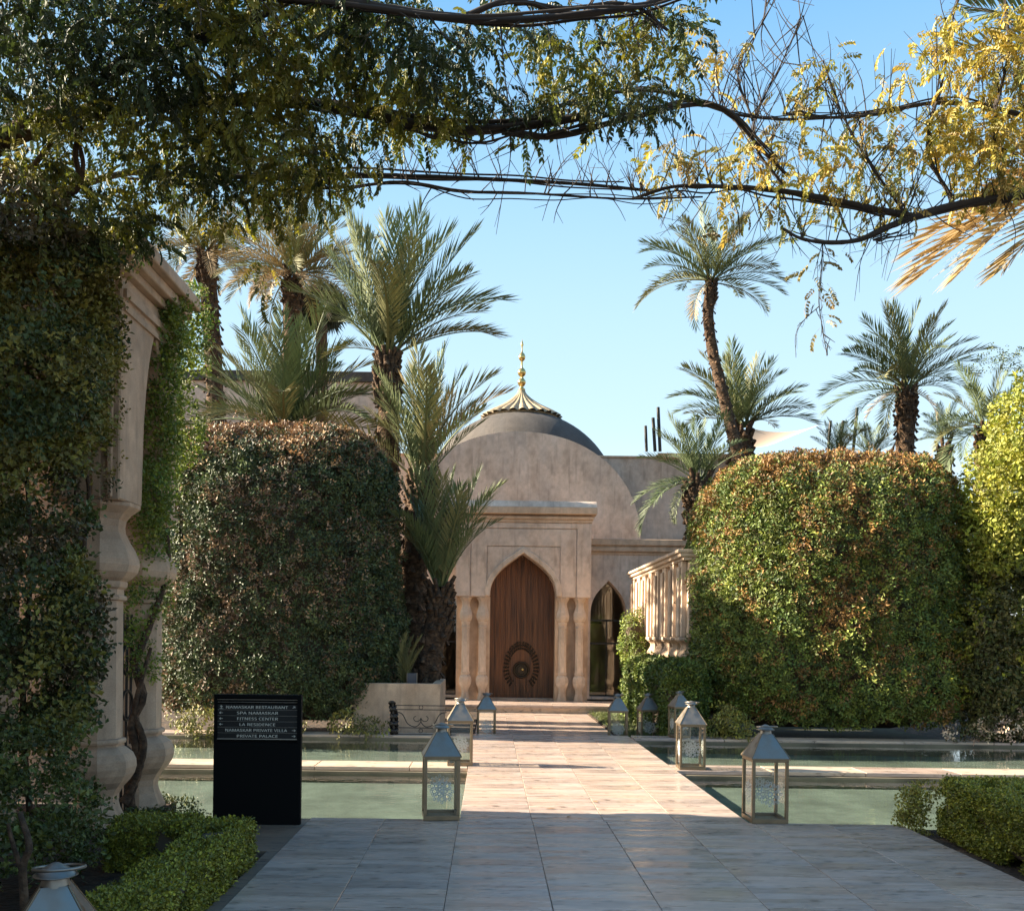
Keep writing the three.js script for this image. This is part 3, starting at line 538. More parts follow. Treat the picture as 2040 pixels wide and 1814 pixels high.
{
  const s = thing('shade_sail', 'tan shade sail stretched behind the right hedge', 'awning');
  const d = 30, P = [at(1490, 851, d), at(1642, 842, d + 1.5), at(1545, 882, d - 2.2), at(1478, 886, d - 2)];
  const n = 14, pos = [], idx = [];
  for (let j = 0; j <= n; j++) for (let i = 0; i <= n; i++) {
    const u = i / n, v = j / n, p = P[0].clone().lerp(P[1], u), q = P[3].clone().lerp(P[2], u); p.lerp(q, v);
    p.y -= .22 * 4 * u * (1 - u) * (1 - v * .6) ; pos.push(p.x, p.y, p.z);
    if (i && j) { const k = (j - 1) * (n + 1) + i - 1; idx.push(k, k + 1, k + n + 1, k + 1, k + n + 2, k + n + 1); }
  }
  const g = new THREE.BufferGeometry(); g.setAttribute('position', new THREE.Float32BufferAttribute(pos, 3)); g.setIndex(idx); g.computeVertexNormals();
  obj('canvas', [g], M.sail, s);
  const m = [[1655, 838, 1650, 900, 31.5], [1680, 838, 1673, 900, 31], [1708, 812, 1700, 900, 31], [1489, 850, 1486, 910, 30]];
  const far = ['short mast right of the shade sail tip', 'mast left of the tall one behind the right hedge', 'tall leaning mast between two palms behind the right hedge', 'mast holding the left corner of the shade sail'];
  m.forEach(([x0, y0, x1, y1, dd], i) => { const f = at(x1, y1, dd); const dn = f.clone(); dn.y = -.2; tag(obj('sail_mast', [rodGeo(at(x0, y0, dd), f, .05, .05, 8), rodGeo(f, dn, .05, .06, 8)], M.iron), far[i], 'mast'); });
}

// ------------------------------------------------------------------ foliage helpers
const _m = new THREE.Matrix4(), _q = new THREE.Quaternion(), _s = V(), UPV = V(0, 1, 0);
function leafTris(pos, p, dir, nor, len, wid) {                     // folded diamond leaf
  const side = dir.clone().cross(nor).normalize(), n2 = side.clone().cross(dir).normalize();
  const a = p, tip = p.clone().addScaledVector(dir, len), mid = p.clone().addScaledVector(dir, len * .48);
  const l = mid.clone().addScaledVector(side, wid / 2).addScaledVector(n2, wid * .16), r = mid.clone().addScaledVector(side, -wid / 2).addScaledVector(n2, wid * .16);
  for (const v of [a, l, tip, a, tip, r]) pos.push(v.x, v.y, v.z);
}
function posGeo(pos) { const g = new THREE.BufferGeometry(); g.setAttribute('position', new THREE.Float32BufferAttribute(pos, 3)); g.computeVertexNormals(); return g; }
function rdir(r) { const z = 2 * r() - 1, a = r() * 6.2832, s = Math.sqrt(1 - z * z); return V(Math.cos(a) * s, z, Math.sin(a) * s); }
function clumpGeo(n, R, len, wid, seed) {                           // leaves round a point, +y is outward
  const r = rng(seed), pos = [];
  for (let i = 0; i < n; i++) {
    const d = rdir(r); d.y = Math.abs(d.y) * .8 + .1; d.normalize();
    const p = rdir(r).multiplyScalar(R * Math.cbrt(r())); p.y *= .6;
    leafTris(pos, p, d, rdir(r).addScaledVector(UPV, 1.1).normalize(), len * (.7 + .6 * r()), wid * (.75 + .5 * r()));
  }
  return posGeo(pos);
}
function sprigGeo(pairs, len, ll, lw, seed) {                       // drooping feathered leaf along +x
  const r = rng(seed), pos = [];
  const P = t => V(len * (t - .18 * t * t * t), -len * .38 * t * t, 0);
  for (let i = 1; i <= pairs; i++) {
    const t = .15 + .85 * i / pairs, p = P(t), tan = P(t + .02).sub(P(t)).normalize();
    for (const s of [-1, 1]) { const d = tan.clone().multiplyScalar(.75).add(V(0, -.45 - .5 * r(), s * (.8 + .3 * r()))).normalize(); leafTris(pos, p, d, V(.2 * (r() - .5), 1, .5 * s), ll * (.75 + .4 * r()), lw); }
  }
  leafTris(pos, P(1), P(1).sub(P(.95)).normalize(), V(0, 1, 0), ll, lw);
  for (let i = 0; i < 4; i++) { const a = P(i / 4), b = P((i + 1) / 4), w = .0018; for (const v of [V(a.x, a.y, -w), V(a.x, a.y, w), b, V(a.x, a.y - w, 0), V(a.x, a.y + w, 0), b]) pos.push(v.x, v.y, v.z); }
  return posGeo(pos);
}
const CL = { small: clumpGeo(9, .085, .055, .030, 11), fine: clumpGeo(12, .06, .032, .018, 12), broad: clumpGeo(9, .11, .075, .042, 13), ivy: clumpGeo(13, .085, .040, .026, 14), box: clumpGeo(12, .038, .022, .013, 15), grass: clumpGeo(8, .04, .09, .008, 16) };
const SP = [sprigGeo(6, .21, .052, .024, 21), sprigGeo(5, .17, .048, .023, 22), sprigGeo(7, .25, .050, .023, 23)];
function foliage(name, parent, items, geo, mat, stuff = true) {      // items: {p, n, s, c, roll}
  const im = new THREE.InstancedMesh(geo, mat, items.length); im.name = name; im.castShadow = im.receiveShadow = true;
  items.forEach((it, i) => {
    if (it.q) _q.copy(it.q); else { _q.setFromUnitVectors(UPV, it.n); _q.multiply(new THREE.Quaternion().setFromAxisAngle(UPV, it.roll)); }
    _m.compose(it.p, _q, _s.setScalar(it.s)); im.setMatrixAt(i, _m); im.setColorAt(i, it.c);
  });
  im.instanceMatrix.needsUpdate = true;
  if (stuff) im.userData.kind = 'stuff';
  parent.add(im); return im;
}
function n3(x, y, z) { return vnoise(x + z * .37, y + z * .61, 64, 64) * .6 + vnoise(x * 2.3 + 9 + z, y * 2.3 + z * .8, 64, 64) * .4; }
const mixc = (a, b, t) => rgb(lerp(a[0], b[0], t), lerp(a[1], b[1], t), lerp(a[2], b[2], t));
const pick = (r, list) => list[Math.floor(r() * list.length)];
function shade(c, r, k = .5) { const f = 1 + k * (r() - .5) * 2; return rgb(c.r * f, c.g * f * (1 + .16 * (r() - .5)), c.b * f); }
// clipped hedge: rounded box of half sizes a, b, c and corner radius R standing at base
function hedge(root, cx, cz, y0, a, b, c, R, count, geo, color, o = {}) {
  const r = rng(o.seed ?? 1), items = [], cy = y0 + b, ia = a - R, ib = b - R, ic = c - R, wob = o.wob ?? .1;
  const areas = [b * c, b * c * (o.right ?? 1), a * c, 0, a * b, a * b * (o.back ?? .25)], tot = areas.reduce((s, x) => s + x, 0);
  for (let i = 0; i < count; i++) {
    let k = r() * tot, f = 0; while (f < 5 && k > areas[f]) k -= areas[f++];
    const u = 2 * r() - 1, v = 2 * r() - 1;
    const p = [V(-a, u * b, v * c), V(a, u * b, v * c), V(u * a, b, v * c), V(u * a, -b, v * c), V(u * a, v * b, c), V(u * a, v * b, -c)][f];
    const q = V(clamp(p.x, -ia, ia), clamp(p.y, -ib, ib), clamp(p.z, -ic, ic)), n = p.clone().sub(q).normalize();
    const rad = R;
    const wx = (n3(p.x * 1.4 + 20, p.y * 1.4 + 20, p.z * 1.4 + 20) - .5) * wob * 2;
    const hole = n3(p.x * 5 + 50, p.y * 5 + 50, p.z * 5 + 50), dep = -Math.pow(r(), 2) * (o.depth ?? .14) + wx - (hole > .58 ? (hole - .58) * (o.hollow ?? .9) : 0) + (r() < .018 ? (o.stray ?? .16) * r() : 0);
    const w = q.addScaledVector(n, rad + dep);
    if (o.taper) { const k = 1 - o.taper * Math.pow(clamp((w.y + b) / (2 * b), 0, 1), 2.2); w.x *= k; w.z *= k; }
    if (o.bulge && w.z > 0) w.z += o.bulge * (1 - (w.x / a) ** 2) * Math.min(1, w.z / c);
    const nn = n.clone().addScaledVector(rdir(r), .9).addScaledVector(UPV, .25).normalize();
    const t = (w.y + b) / (2 * b);
    items.push({ p: V(w.x, w.y + b, w.z), n: nn, s: .75 + .6 * r(), roll: r() * 6.28, c: color(w, t, r, n) });
  }
  foliage('foliage', root, items, geo, o.mat ?? M.leaf);
  const g = new RoundedBoxGeometry(2 * a - .3 * (o.in ?? 1), 2 * b - .3 * (o.in ?? 1), 2 * c - .3 * (o.in ?? 1), 3, Math.max(.02, R - .1 * (o.in ?? 1)));
  if (o.taper) { const p = g.attributes.position; for (let i = 0; i < p.count; i++) { const k = 1 - o.taper * Math.pow(clamp((p.getY(i) + b) / (2 * b), 0, 1), 2.2); p.setX(i, p.getX(i) * k); p.setZ(i, p.getZ(i) * k); } }
  obj('inner_twigs', [T(g, 0, b, 0)], M.core, root);
  root.position.set(cx, y0, cz);
}
// loose mass: leaves through the volume of several blobs [px, py, d, rx px, ry px, depth m]
function mass(root, blobs, perM2, geos, color, o = {}) {
  const r = rng(o.seed ?? 5), lists = geos.map(() => []);
  for (const [px, py, d, rx, ry, rz] of blobs) {
    const c = at(px, py, d), a = rx * d / F, b = ry * d / F, n = Math.round(Math.PI * a * b * perM2 * (o.dens ?? 1));
    for (let i = 0; i < n; i++) {
      const e = rdir(r), k = Math.cbrt(lerp(o.hollow ?? .15, 1, r())), lump = .78 + .44 * n3(e.x * 2.6 + 9 + px * .1, e.y * 2.6 + 9 + py * .1, e.z * 2.6 + 9);
      const p = V(c.x + e.x * a * k * lump, c.y + e.y * b * k * lump, c.z + e.z * rz * k * lump);
      if (p.y < (o.floor ?? -9)) continue;
      if (o.clump && n3(p.x * o.clump + 30, p.y * o.clump + 30, p.z * o.clump + 30) < (o.cut ?? .4)) continue;
      const it = { p, s: .7 + .6 * r(), c: color(p, e, r), roll: r() * 6.28 };
      if (o.sprig) it.q = new THREE.Quaternion().setFromEuler(new THREE.Euler((r() - .5) * 1.3, r() * 6.28, (r() - .5) * 1.5 + (o.dip ?? 0), 'YXZ'));
      else it.n = e.clone().addScaledVector(rdir(r), .8).addScaledVector(UPV, .4).normalize();
      if (root.position.lengthSq()) p.sub(root.position);
      lists[Math.floor(r() * geos.length)].push(it);
    }
  }
  lists.forEach((l, i) => l.length && foliage('foliage', root, l, geos[i], o.mat ?? M.leaf));
}

// ------------------------------------------------------------------ palms
function frondGeo(bend, seed, pairs = 42, raise = .5, wide = 1) {    // one feather leaf, length 1, from the origin along +x, arching down
  const r = rng(seed), pos = [], N = 24, P = [V(0, 0, 0)], TN = [];
  for (let i = 0; i < N; i++) { const t = (i + .5) / N, a = -bend * Math.pow(t, 1.5); TN.push(V(Math.cos(a), Math.sin(a), 0)); P.push(P[i].clone().addScaledVector(TN[i], 1 / N)); }
  const curve = t => { const k = clamp(t * N, 0, N - .001), i = Math.floor(k); return [P[i].clone().lerp(P[i + 1], k - i), TN[i]]; };
  const tw = (r() - .5) * .8;
  for (let i = 0; i < N; i++) {                                      // three-sided midrib
    const rad = t => .011 * (1 - .85 * t) + .001, c0 = P[i], c1 = P[i + 1], q = (c, rr, k) => c.clone().add(V(0, Math.cos(k * 2.094) * rr, Math.sin(k * 2.094) * rr * 1.3));
    for (let k = 0; k < 3; k++) { const a = q(c0, rad(i / N), k), b = q(c0, rad(i / N), k + 1), c = q(c1, rad((i + 1) / N), k), d = q(c1, rad((i + 1) / N), k + 1); for (const v of [a, b, c, b, d, c]) pos.push(v.x, v.y, v.z); }
  }
  for (let i = 0; i < pairs; i++) for (const s of [-1, 1]) {
    const u = (i + .3 * r()) / pairs, t = .14 + .86 * u, [p, tan] = curve(t), nor = V(-tan.y, tan.x, 0);
    const ll = wide * (.215 * Math.pow(Math.sin(Math.PI * clamp(.12 + .80 * u, 0, 1)), .7) + .035) * (.85 + .3 * r());
    const f = lerp(.95, .42, u) + (r() - .5) * .22, up = raise * (1 - .5 * u) + (r() - .5) * .5 + tw * s * .3;
    const d = tan.clone().multiplyScalar(Math.cos(f)).addScaledVector(V(0, 0, s), Math.sin(f) * Math.cos(up)).addScaledVector(nor, Math.sin(f) * Math.sin(up)).normalize();
    leafTris(pos, p, d, nor.clone().add(V(0, 0, -s * .4)), ll, .0145 * (.8 + .4 * r()));
  }
  const g = posGeo(pos), e = P[N]; g.userData.chord = [Math.hypot(e.x, e.y), Math.atan2(e.y, e.x)]; return g;
}
const FR = [[.12, 1], [.35, 2], [.5, 3], [.75, 4], [.95, 5], [1.25, 6], [1.6, 7], [.3, 8], [.7, 9], [1.1, 10]].map(([b, s]) => ({ b, g: boxUV(frondGeo(b, s * 17)) }));
for (const f of FR) f.ch = null;
[[.12, 1], [.35, 2], [.5, 3], [.75, 4], [.95, 5], [1.25, 6], [1.6, 7], [.3, 8], [.7, 9], [1.1, 10]].forEach(([b, s], i) => { FR[i].ch = frondGeo(b, s * 17).userData.chord; });
function placeFrond(parent, base, tip, mat, r, want) {
  const t = tip.clone().sub(base), len = t.length(), hz = V(t.x, 0, t.z), el = Math.asin(clamp(t.y / len, -1, 1));
  if (hz.length() < .02) hz.set(r() - .5, 0, r() - .5);
  hz.normalize(); const side = hz.clone().cross(UPV).normalize();
  const b = want ?? clamp(.95 - .55 * el + (r() - .5) * .35, .12, 1.6);
  const f = FR.filter(f => Math.abs(f.b - b) < .24), v = f.length ? f[Math.floor(r() * f.length)] : FR.reduce((p, q) => Math.abs(q.b - b) < Math.abs(p.b - b) ? q : p);
  const m = new THREE.Mesh(v.g, mat); m.name = 'frond'; m.castShadow = m.receiveShadow = true;
  _m.makeBasis(hz, UPV, side); m.quaternion.setFromRotationMatrix(_m).multiply(_q.setFromAxisAngle(V(0, 0, 1), el - v.ch[1]).clone()).multiply(_q.setFromAxisAngle(V(1, 0, 0), (r() - .5) * .7).clone());
  m.scale.setScalar(len / v.ch[0]); m.position.copy(base); parent.add(m); return m;
}
function palm(o) {
  const r = rng(o.seed), d = o.d, cr = at(o.crown[0], o.crown[1], d), px = d / F, foot = o.foot;
  const root = thing('palm_tree', o.label, 'palm tree', null);
  const pts = o.trunk.map(([x, y]) => at(x, y, d)); const last = pts[pts.length - 1];
  if (last.y > (foot ?? -.2)) pts.push(V(last.x + (last.x - pts[0].x) * .1, foot ?? -.2, -d));
  root.position.set(pts[pts.length - 1].x, foot ?? -.2, -d); const off = root.position;
  const loc = p => p.clone().sub(off);
  const R = o.w * px / 2;
  obj('trunk', [tube(pts.map(loc), R * .95, R * 1.12, 14, Math.max(20, pts.length * 12), .12, r)], M.palmBark, root, true);
  // old leaf bases winding round the trunk
  const boots = [], curve = new THREE.CatmullRomCurve3(pts.map(loc)), Lh = curve.getLength(), n = Math.min(260, Math.round(Lh / .045 * (o.boots ?? 1)));
  for (let i = 0; i < n; i++) {
    const t = i / n, p = curve.getPointAt(t), a = i * 2.39996, k = R * (1 + .10 * r()), g = new THREE.ConeGeometry(R * .34, R * .95, 4, 1);
    g.scale(1, 1, .5); g.rotateX(-.35 - .3 * r()); T(g, 0, R * .2, k); g.rotateY(a); boots.push(T(g, p.x, p.y, p.z));
  }
  const bo = obj('leaf_base', boots, M.palmBark, root); bo.userData.kind = 'stuff';
  const top = [], c0 = loc(cr);                                      // swollen head of cut bases under the crown
  for (let i = 0; i < (o.head ?? 46); i++) { const a = i * 2.39996, h = -(i / (o.head ?? 46)) * R * 4.2, q = V(Math.cos(a), 0, Math.sin(a)); top.push(rodGeo(c0.clone().addScaledVector(q, R * .5).add(V(0, h - R * .5, 0)), c0.clone().addScaledVector(q, R * (1.08 + .28 * r())).add(V(0, h + R * (.5 + .6 * r()), 0)), R * .26, R * .15, 4)); }
  if (top.length) { const tp = obj('crown_base', top, M.palmBark, root); tp.userData.kind = 'stuff'; }
  const mats = o.mats ?? M.frond.slice(0, 3);
  for (const [x, y, dz, bend] of o.tips ?? []) {
    const q = at(x, y, d), z = dz ?? (r() - .5) * 1.3; q.z += z;
    placeFrond(root, c0.clone().add(V((r() - .5) * R, 0, (r() - .5) * R)), loc(q), pick(r, mats), r, bend);
  }
  const [n0, e0, e1, l0] = o.fill ?? [0];
  for (let i = 0; i < n0; i++) {
    const a = i * 2.39996 + r() * .5, el = lerp(e1, e0, Math.pow(i / n0, .8)) + (r() - .5) * .25, l = l0 * (.82 + .3 * r());
    placeFrond(root, c0.clone().add(V(Math.cos(a) * R * .4, 0, Math.sin(a) * R * .4)), c0.clone().add(V(Math.cos(a) * Math.cos(el) * l, Math.sin(el) * l, Math.sin(a) * Math.cos(el) * l)), pick(r, mats), r);
  }
  for (let i = 0; i < (o.dry ?? 0); i++) { const a = r() * 6.28, l = l0 * .7; placeFrond(root, c0, c0.clone().add(V(Math.cos(a) * l * .7, -l * (.5 + .4 * r()), Math.sin(a) * l * .7)), M.dryFrond, r, 1.1); }
  return root;
}

const FG = [M.frond[0], M.frond[1], M.frond[1], M.frond[2]], FY = [M.frond[1], M.frond[2], M.frond[3], M.frond[2]];
palm({ label: 'tall palm with a shaggy drooping crown, farthest left beside the creeper', seed: 101, d: 27, crown: [412, 500], w: 34, trunk: [[412, 520], [417, 600], [424, 700], [430, 880]], fill: [34, -.6, .9, 1.9], mats: FY, dry: 8, tips: [[345, 500], [350, 535, 0, 1.2], [490, 520], [450, 450], [380, 450], [520, 560, 0, 1.3]] });
palm({ label: 'sunlit yellowish palm rising behind the tree branches left of the tallest fan', seed: 102, d: 24, crown: [583, 545], w: 36, trunk: [[583, 565], [582, 640], [580, 720], [578, 900]], fill: [36, -.5, 1.1, 2.1], mats: FY, dry: 7, tips: [[720, 400], [690, 430], [640, 395], [590, 390], [530, 410], [480, 450], [460, 520], [500, 590], [700, 520], [715, 560, 0, 1.3]] });
palm({ label: 'large palm with a high spreading fan of fronds left of the dome spire', seed: 103, d: 18.8, crown: [772, 712], w: 46, trunk: [[773, 730], [775, 800], [772, 900], [768, 1000], [772, 1200]], head: 80, fill: [14, .3, 1.3, 2.5], tips: [[845, 432, .2, .3], [900, 455, -.2, .4], [948, 470, .3, .35], [1012, 600, .2, .75], [1004, 655, -.3, .75], [960, 610, -.5, .8], [780, 450, .4, .3], [735, 440, -.6, .35], [700, 450, .5, .4], [660, 475, .2, .5], [650, 520, -.6, .7], [630, 570, .2, .8], [690, 520, -.8], [820, 470, .7, .3], [870, 520, .9, .4], [640, 640, .3, 1.2], [680, 620, .8, .9], [930, 560, .6, .6], [650, 720, .2, 1.25], [800, 500, -.9, .2], [720, 500, .9, .3]] });
palm({ label: 'bushy low palm fanning up behind the big brownish hedge', seed: 104, d: 20, crown: [568, 860], w: 60, trunk: [[568, 880], [568, 960], [568, 1100]], fill: [30, -.1, 1.2, 2.2], mats: [M.frond[0], M.frond[1], M.frond[0], M.frond[2]], dry: 3, tips: [[480, 622, 0, .3], [540, 690, .4, .4], [600, 640, 0, .3], [655, 612, .2, .3], [700, 690, 0, .5], [745, 720, 0, .6], [430, 695, 0, .5], [420, 760, .3, .7], [410, 830, .1, .9], [720, 790, .2, 1], [735, 835, 0, 1.2], [515, 650, -.5, .3], [630, 680, .7, .3], [680, 740, .5, .5], [460, 720, .6, .5], [570, 640, .5, .2], [750, 780, -.3, 1]] });
palm({ label: 'palm with loose upright fronds crossing the left side of the dome', seed: 105, d: 18, crown: [838, 955], w: 52, trunk: [[838, 975], [832, 1050], [824, 1150], [822, 1350]], mats: FY.concat([M.frond[1]]), fill: [10, .4, 1.3, 2.0], tips: [[888, 690, 0, .3], [925, 745, .2, .35], [985, 752, 0, .5], [1010, 775, -.3, .6], [840, 712, .4, .2], [800, 755, 0, .4], [745, 800, 0, .7], [735, 850, .2, 1.1], [960, 830, .4, .6], [870, 740, -.6, .2], [905, 800, .6, .3], [815, 760, .6, .3], [940, 790, -.6, .4], [780, 780, -.4, .5]] });
palm({ label: 'short thick palm spreading before the left pillar of the entrance', seed: 106, d: 16.9, crown: [876, 1168], w: 48, trunk: [[876, 1185], [868, 1250], [855, 1320], [850, 1400]], foot: .4, head: 60, fill: [8, .5, 1.3, 1.6], tips: [[1000, 965, 0, .55], [955, 948, .2, .3], [905, 940, 0, .2], [850, 945, .3, .2], [800, 968, 0, .4], [785, 1010, .2, .5], [825, 995, -.4, .35], [965, 1040, .3, .7], [930, 980, .5, .3], [880, 960, .6, .2], [795, 1060, .4, .7], [985, 1000, .5, .6], [835, 960, .7, .3], [915, 960, -.6, .25], [940, 1070, .8, .5], [815, 1040, .9, .5]] });
palm({ label: 'tall slender palm with a curved trunk standing highest on the right', seed: 107, d: 24, crown: [1417, 560], w: 22, trunk: [[1416, 575], [1411, 620], [1420, 700], [1437, 770], [1456, 850], [1475, 930]], head: 40, boots: .8, fill: [14, -.2, 1.1, 1.9], dry: 2, mats: [M.frond[0], M.frond[1], M.frond[2]], tips: [[1270, 612, 0, 1.1], [1283, 545, .3, .9], [1300, 490, 0, .8], [1335, 468, .5, .6], [1395, 418, .2, .3], [1440, 415, 0, .3], [1480, 450, .3, .5], [1530, 480, 0, .7], [1560, 566, .2, 1], [1522, 628, 0, 1.3], [1360, 455, -.5, .5], [1500, 520, .8, .8], [1545, 530, -.4, .9], [1310, 580, .8, 1], [1420, 430, -.6, .2], [1390, 655, .2, 1.6]] });
palm({ label: 'full rounded palm crown behind the curved palm trunk', seed: 108, d: 26, crown: [1478, 850], w: 42, trunk: [[1478, 870], [1476, 920], [1476, 1050]], fill: [20, 0, 1.2, 1.8], mats: [M.frond[0], M.frond[1], M.frond[0], M.frond[2]], tips: [[1338, 790, 0, .9], [1352, 742, .2, .8], [1400, 708, 0, .5], [1450, 690, .3, .3], [1510, 708, 0, .4], [1556, 750, .3, .6], [1612, 818, 0, 1], [1622, 850, .2, 1.1], [1355, 862, .2, 1.2], [1590, 780, .5, .8], [1425, 730, .8, .4], [1530, 730, -.6, .5], [1375, 760, .8, .7], [1345, 830, .6, 1], [1480, 700, -.5, .2]] });
palm({ label: 'low palm drooping over the wall left of the right hedge', seed: 109, d: 20.5, crown: [1392, 955], w: 50, trunk: [[1392, 975], [1394, 1050], [1395, 1150]], fill: [12, .2, 1.2, 1.5], mats: [M.frond[0], M.frond[1], M.frond[0]], tips: [[1265, 1000, 0, .9], [1275, 1060, .2, 1.3], [1345, 1042, .3, 1.4], [1310, 868, 0, .5], [1350, 850, .2, .3], [1405, 840, 0, .2], [1312, 925, .3, .8], [1440, 860, 0, .4], [1300, 1010, .6, 1.1], [1330, 890, .7, .5], [1375, 845, .6, .2], [1430, 900, .3, .5]] });
palm({ label: 'palm with a full crown standing above the right hedge', seed: 110, d: 24, crown: [1806, 775], w: 36, trunk: [[1806, 790], [1806, 840], [1803, 890], [1803, 1000]], head: 60, fill: [16, -.1, 1.2, 1.9], mats: [M.frond[0], M.frond[1], M.frond[2]], dry: 2, tips: [[1648, 822, 0, 1], [1664, 716, .3, .8], [1718, 640, 0, .4], [1770, 615, .2, .3], [1832, 608, 0, .25], [1890, 648, .2, .4], [1946, 722, 0, .9], [1935, 755, .4, 1], [1690, 850, .3, 1.3], [1905, 800, .2, 1.3], [1745, 625, .6, .3], [1860, 625, .6, .3], [1700, 690, .7, .6], [1915, 690, .6, .7], [1760, 870, .4, 1.6], [1800, 630, -.6, .2], [1670, 760, .7, .9]] });
palm({ label: 'small palm tuft poking over the middle of the right hedge', seed: 111, d: 26, crown: [1665, 905], w: 30, trunk: [[1665, 920], [1665, 1000]], head: 10, fill: [12, .3, 1.3, 1.0], tips: [[1650, 835, 0, .3], [1690, 840], [1640, 860], [1720, 850]] });
palm({ label: 'low palm tuft left of the trunk above the right hedge', seed: 112, d: 26.5, crown: [1735, 905], w: 30, trunk: [[1735, 920], [1735, 1000]], head: 10, fill: [14, .1, 1.3, 1.0], tips: [[1700, 840], [1760, 845], [1785, 860]] });
palm({ label: 'stiff spiky palm between the right hedge palm and the yellow shrub', seed: 113, d: 26, crown: [1882, 875], w: 30, trunk: [[1882, 890], [1882, 1000]], head: 20, fill: [26, -.2, 1.4, .95], mats: [M.frond[0], M.frond[1]] });
palm({ label: 'palm leaning behind the top of the yellow shrub at right', seed: 114, d: 19, crown: [1965, 850], w: 40, trunk: [[1965, 870], [1970, 1000]], fill: [8, .2, 1.2, 1.3], mats: [M.frond[0], M.frond[1], M.frond[2]], tips: [[1925, 745, 0, .4], [1985, 735, .2, .3], [2040, 760], [1855, 850, 0, .9], [1850, 900, .2, 1.2], [1880, 960, .3, 1.4], [1905, 780, .4, .5], [1890, 920, .5, 1.2]] });
palm({ label: 'palm with golden fronds reaching in from the right picture edge', seed: 115, d: 9, crown: [2330, 262], w: 90, trunk: [[2330, 300], [2340, 700], [2345, 1300]], mats: M.frondGold, fill: [8, -.2, 1.0, 1.9], tips: [[1822, 560, 0, .3], [1868, 578, .35, .35], [1850, 520, -.3, .3], [1945, 575, .5, .4], [1872, 450, -.5, .3], [1890, 490, .4, .3]] });
palm({ label: 'palm with a dark frond behind the top right leaves', seed: 116, d: 15, crown: [2230, 120], w: 50, trunk: [[2230, 150], [2240, 700], [2240, 1300]], mats: [M.frond[0], M.frond[2]], fill: [10, -.2, 1.0, 2.2], tips: [[1858, 105, 0, .5], [1900, 60, .5, .3], [1960, 170, .5, .8]] });
{ // fan palm, dark, seen between the left palms
  const r = rng(55), d = 27, c = at(640, 615, d), o = thing('fan_palm', 'dark round headed fan palm seen between the left palms', 'palm tree', V(c.x, -.2, -d)), cy = c.y + .2;
  obj('trunk', [tube([V(0, cy, 0), V(.05, cy - 3, 0), V(0, 0, 0)], .16, .2, 10)], M.palmBark, o, true);
  const pos = []; for (let i = 0; i < 26; i++) { const a = (i / 25 - .5) * 4.4, dir = V(Math.cos(a), Math.sin(a), (r() - .5) * .2).normalize(); leafTris(pos, V(.35, 0, 0), dir, V(0, 0, 1), .55 * (.85 + .25 * r()), .075); }
  const w = .012; for (const v of [V(0, -w, 0), V(0, w, 0), V(.36, 0, 0), V(0, 0, -w), V(0, 0, w), V(.36, 0, 0)]) pos.push(v.x, v.y, v.z);
  const g = boxUV(posGeo(pos)), m = leafMat(.035, .04, .02, .15);
  for (let i = 0; i < 34; i++) { const f = new THREE.Mesh(g, m); f.name = 'fan_leaf'; const a = i * 2.4, el = lerp(1.35, -.9, i / 33); f.quaternion.setFromEuler(new THREE.Euler((r() - .5) * .9, a, el, 'YXZ')); f.position.set(0, cy, 0); f.scale.setScalar(.95 + .2 * r()); o.add(f); }
}
{ // young palm on the planter
  const r = rng(56), b = at(806, 1368, 15.85), o = thing('young_palm', 'young palm shoot with pale green blades behind the planter wall', 'plant', b);
  b.y = .68; o.position.copy(b);
  for (const [x, y] of [[800, 1285], [822, 1272], [838, 1270], [842, 1290], [812, 1265], [795, 1310], [830, 1300]]) placeFrond(o, V(0, 0, 0), at(x, y, 15.85).sub(b).add(V(0, 0, (r() - .5) * .2)), M.frond[2], r, .5);
}

// ------------------------------------------------------------------ big clipped hedges
const GREEN = [.055, .085, .022], DGREEN = [.030, .058, .018], BROWN = [.23, .115, .05], TAN = [.34, .19, .085], YEL = [.30, .27, .03];
{
  const h = thing('clipped_hedge', 'huge rounded hedge with brownish leaves left of the entrance', 'hedge');
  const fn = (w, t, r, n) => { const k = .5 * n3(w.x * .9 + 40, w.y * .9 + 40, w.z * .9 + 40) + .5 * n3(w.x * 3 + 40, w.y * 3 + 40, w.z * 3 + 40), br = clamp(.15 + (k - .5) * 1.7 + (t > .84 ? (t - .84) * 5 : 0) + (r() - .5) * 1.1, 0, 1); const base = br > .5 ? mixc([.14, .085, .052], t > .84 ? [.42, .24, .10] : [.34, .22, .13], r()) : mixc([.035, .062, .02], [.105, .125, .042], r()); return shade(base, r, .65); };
  hedge(h, -3.6, -16.7, -.05, 2.05, 2.58, 1.4, 1.15, 22000, CL.small, fn, { seed: 61, wob: .12, back: .2, taper: .09, bulge: .4 });
}
{
  const h = thing('clipped_hedge', 'huge rounded hedge with green and russet leaves right of the path', 'hedge');
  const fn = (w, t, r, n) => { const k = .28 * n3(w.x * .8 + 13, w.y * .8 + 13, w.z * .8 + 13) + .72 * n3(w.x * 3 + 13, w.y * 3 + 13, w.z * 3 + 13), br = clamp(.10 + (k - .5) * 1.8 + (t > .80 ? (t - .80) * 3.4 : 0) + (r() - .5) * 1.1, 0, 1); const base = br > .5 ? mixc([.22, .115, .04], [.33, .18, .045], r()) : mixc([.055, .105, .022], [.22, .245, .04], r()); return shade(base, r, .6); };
  hedge(h, 5.97, -17.1, -.1, 2.40, 2.45, 1.45, 1.2, 25000, CL.small, fn, { seed: 62, wob: .13, back: .2, taper: .10, bulge: .85 });
}
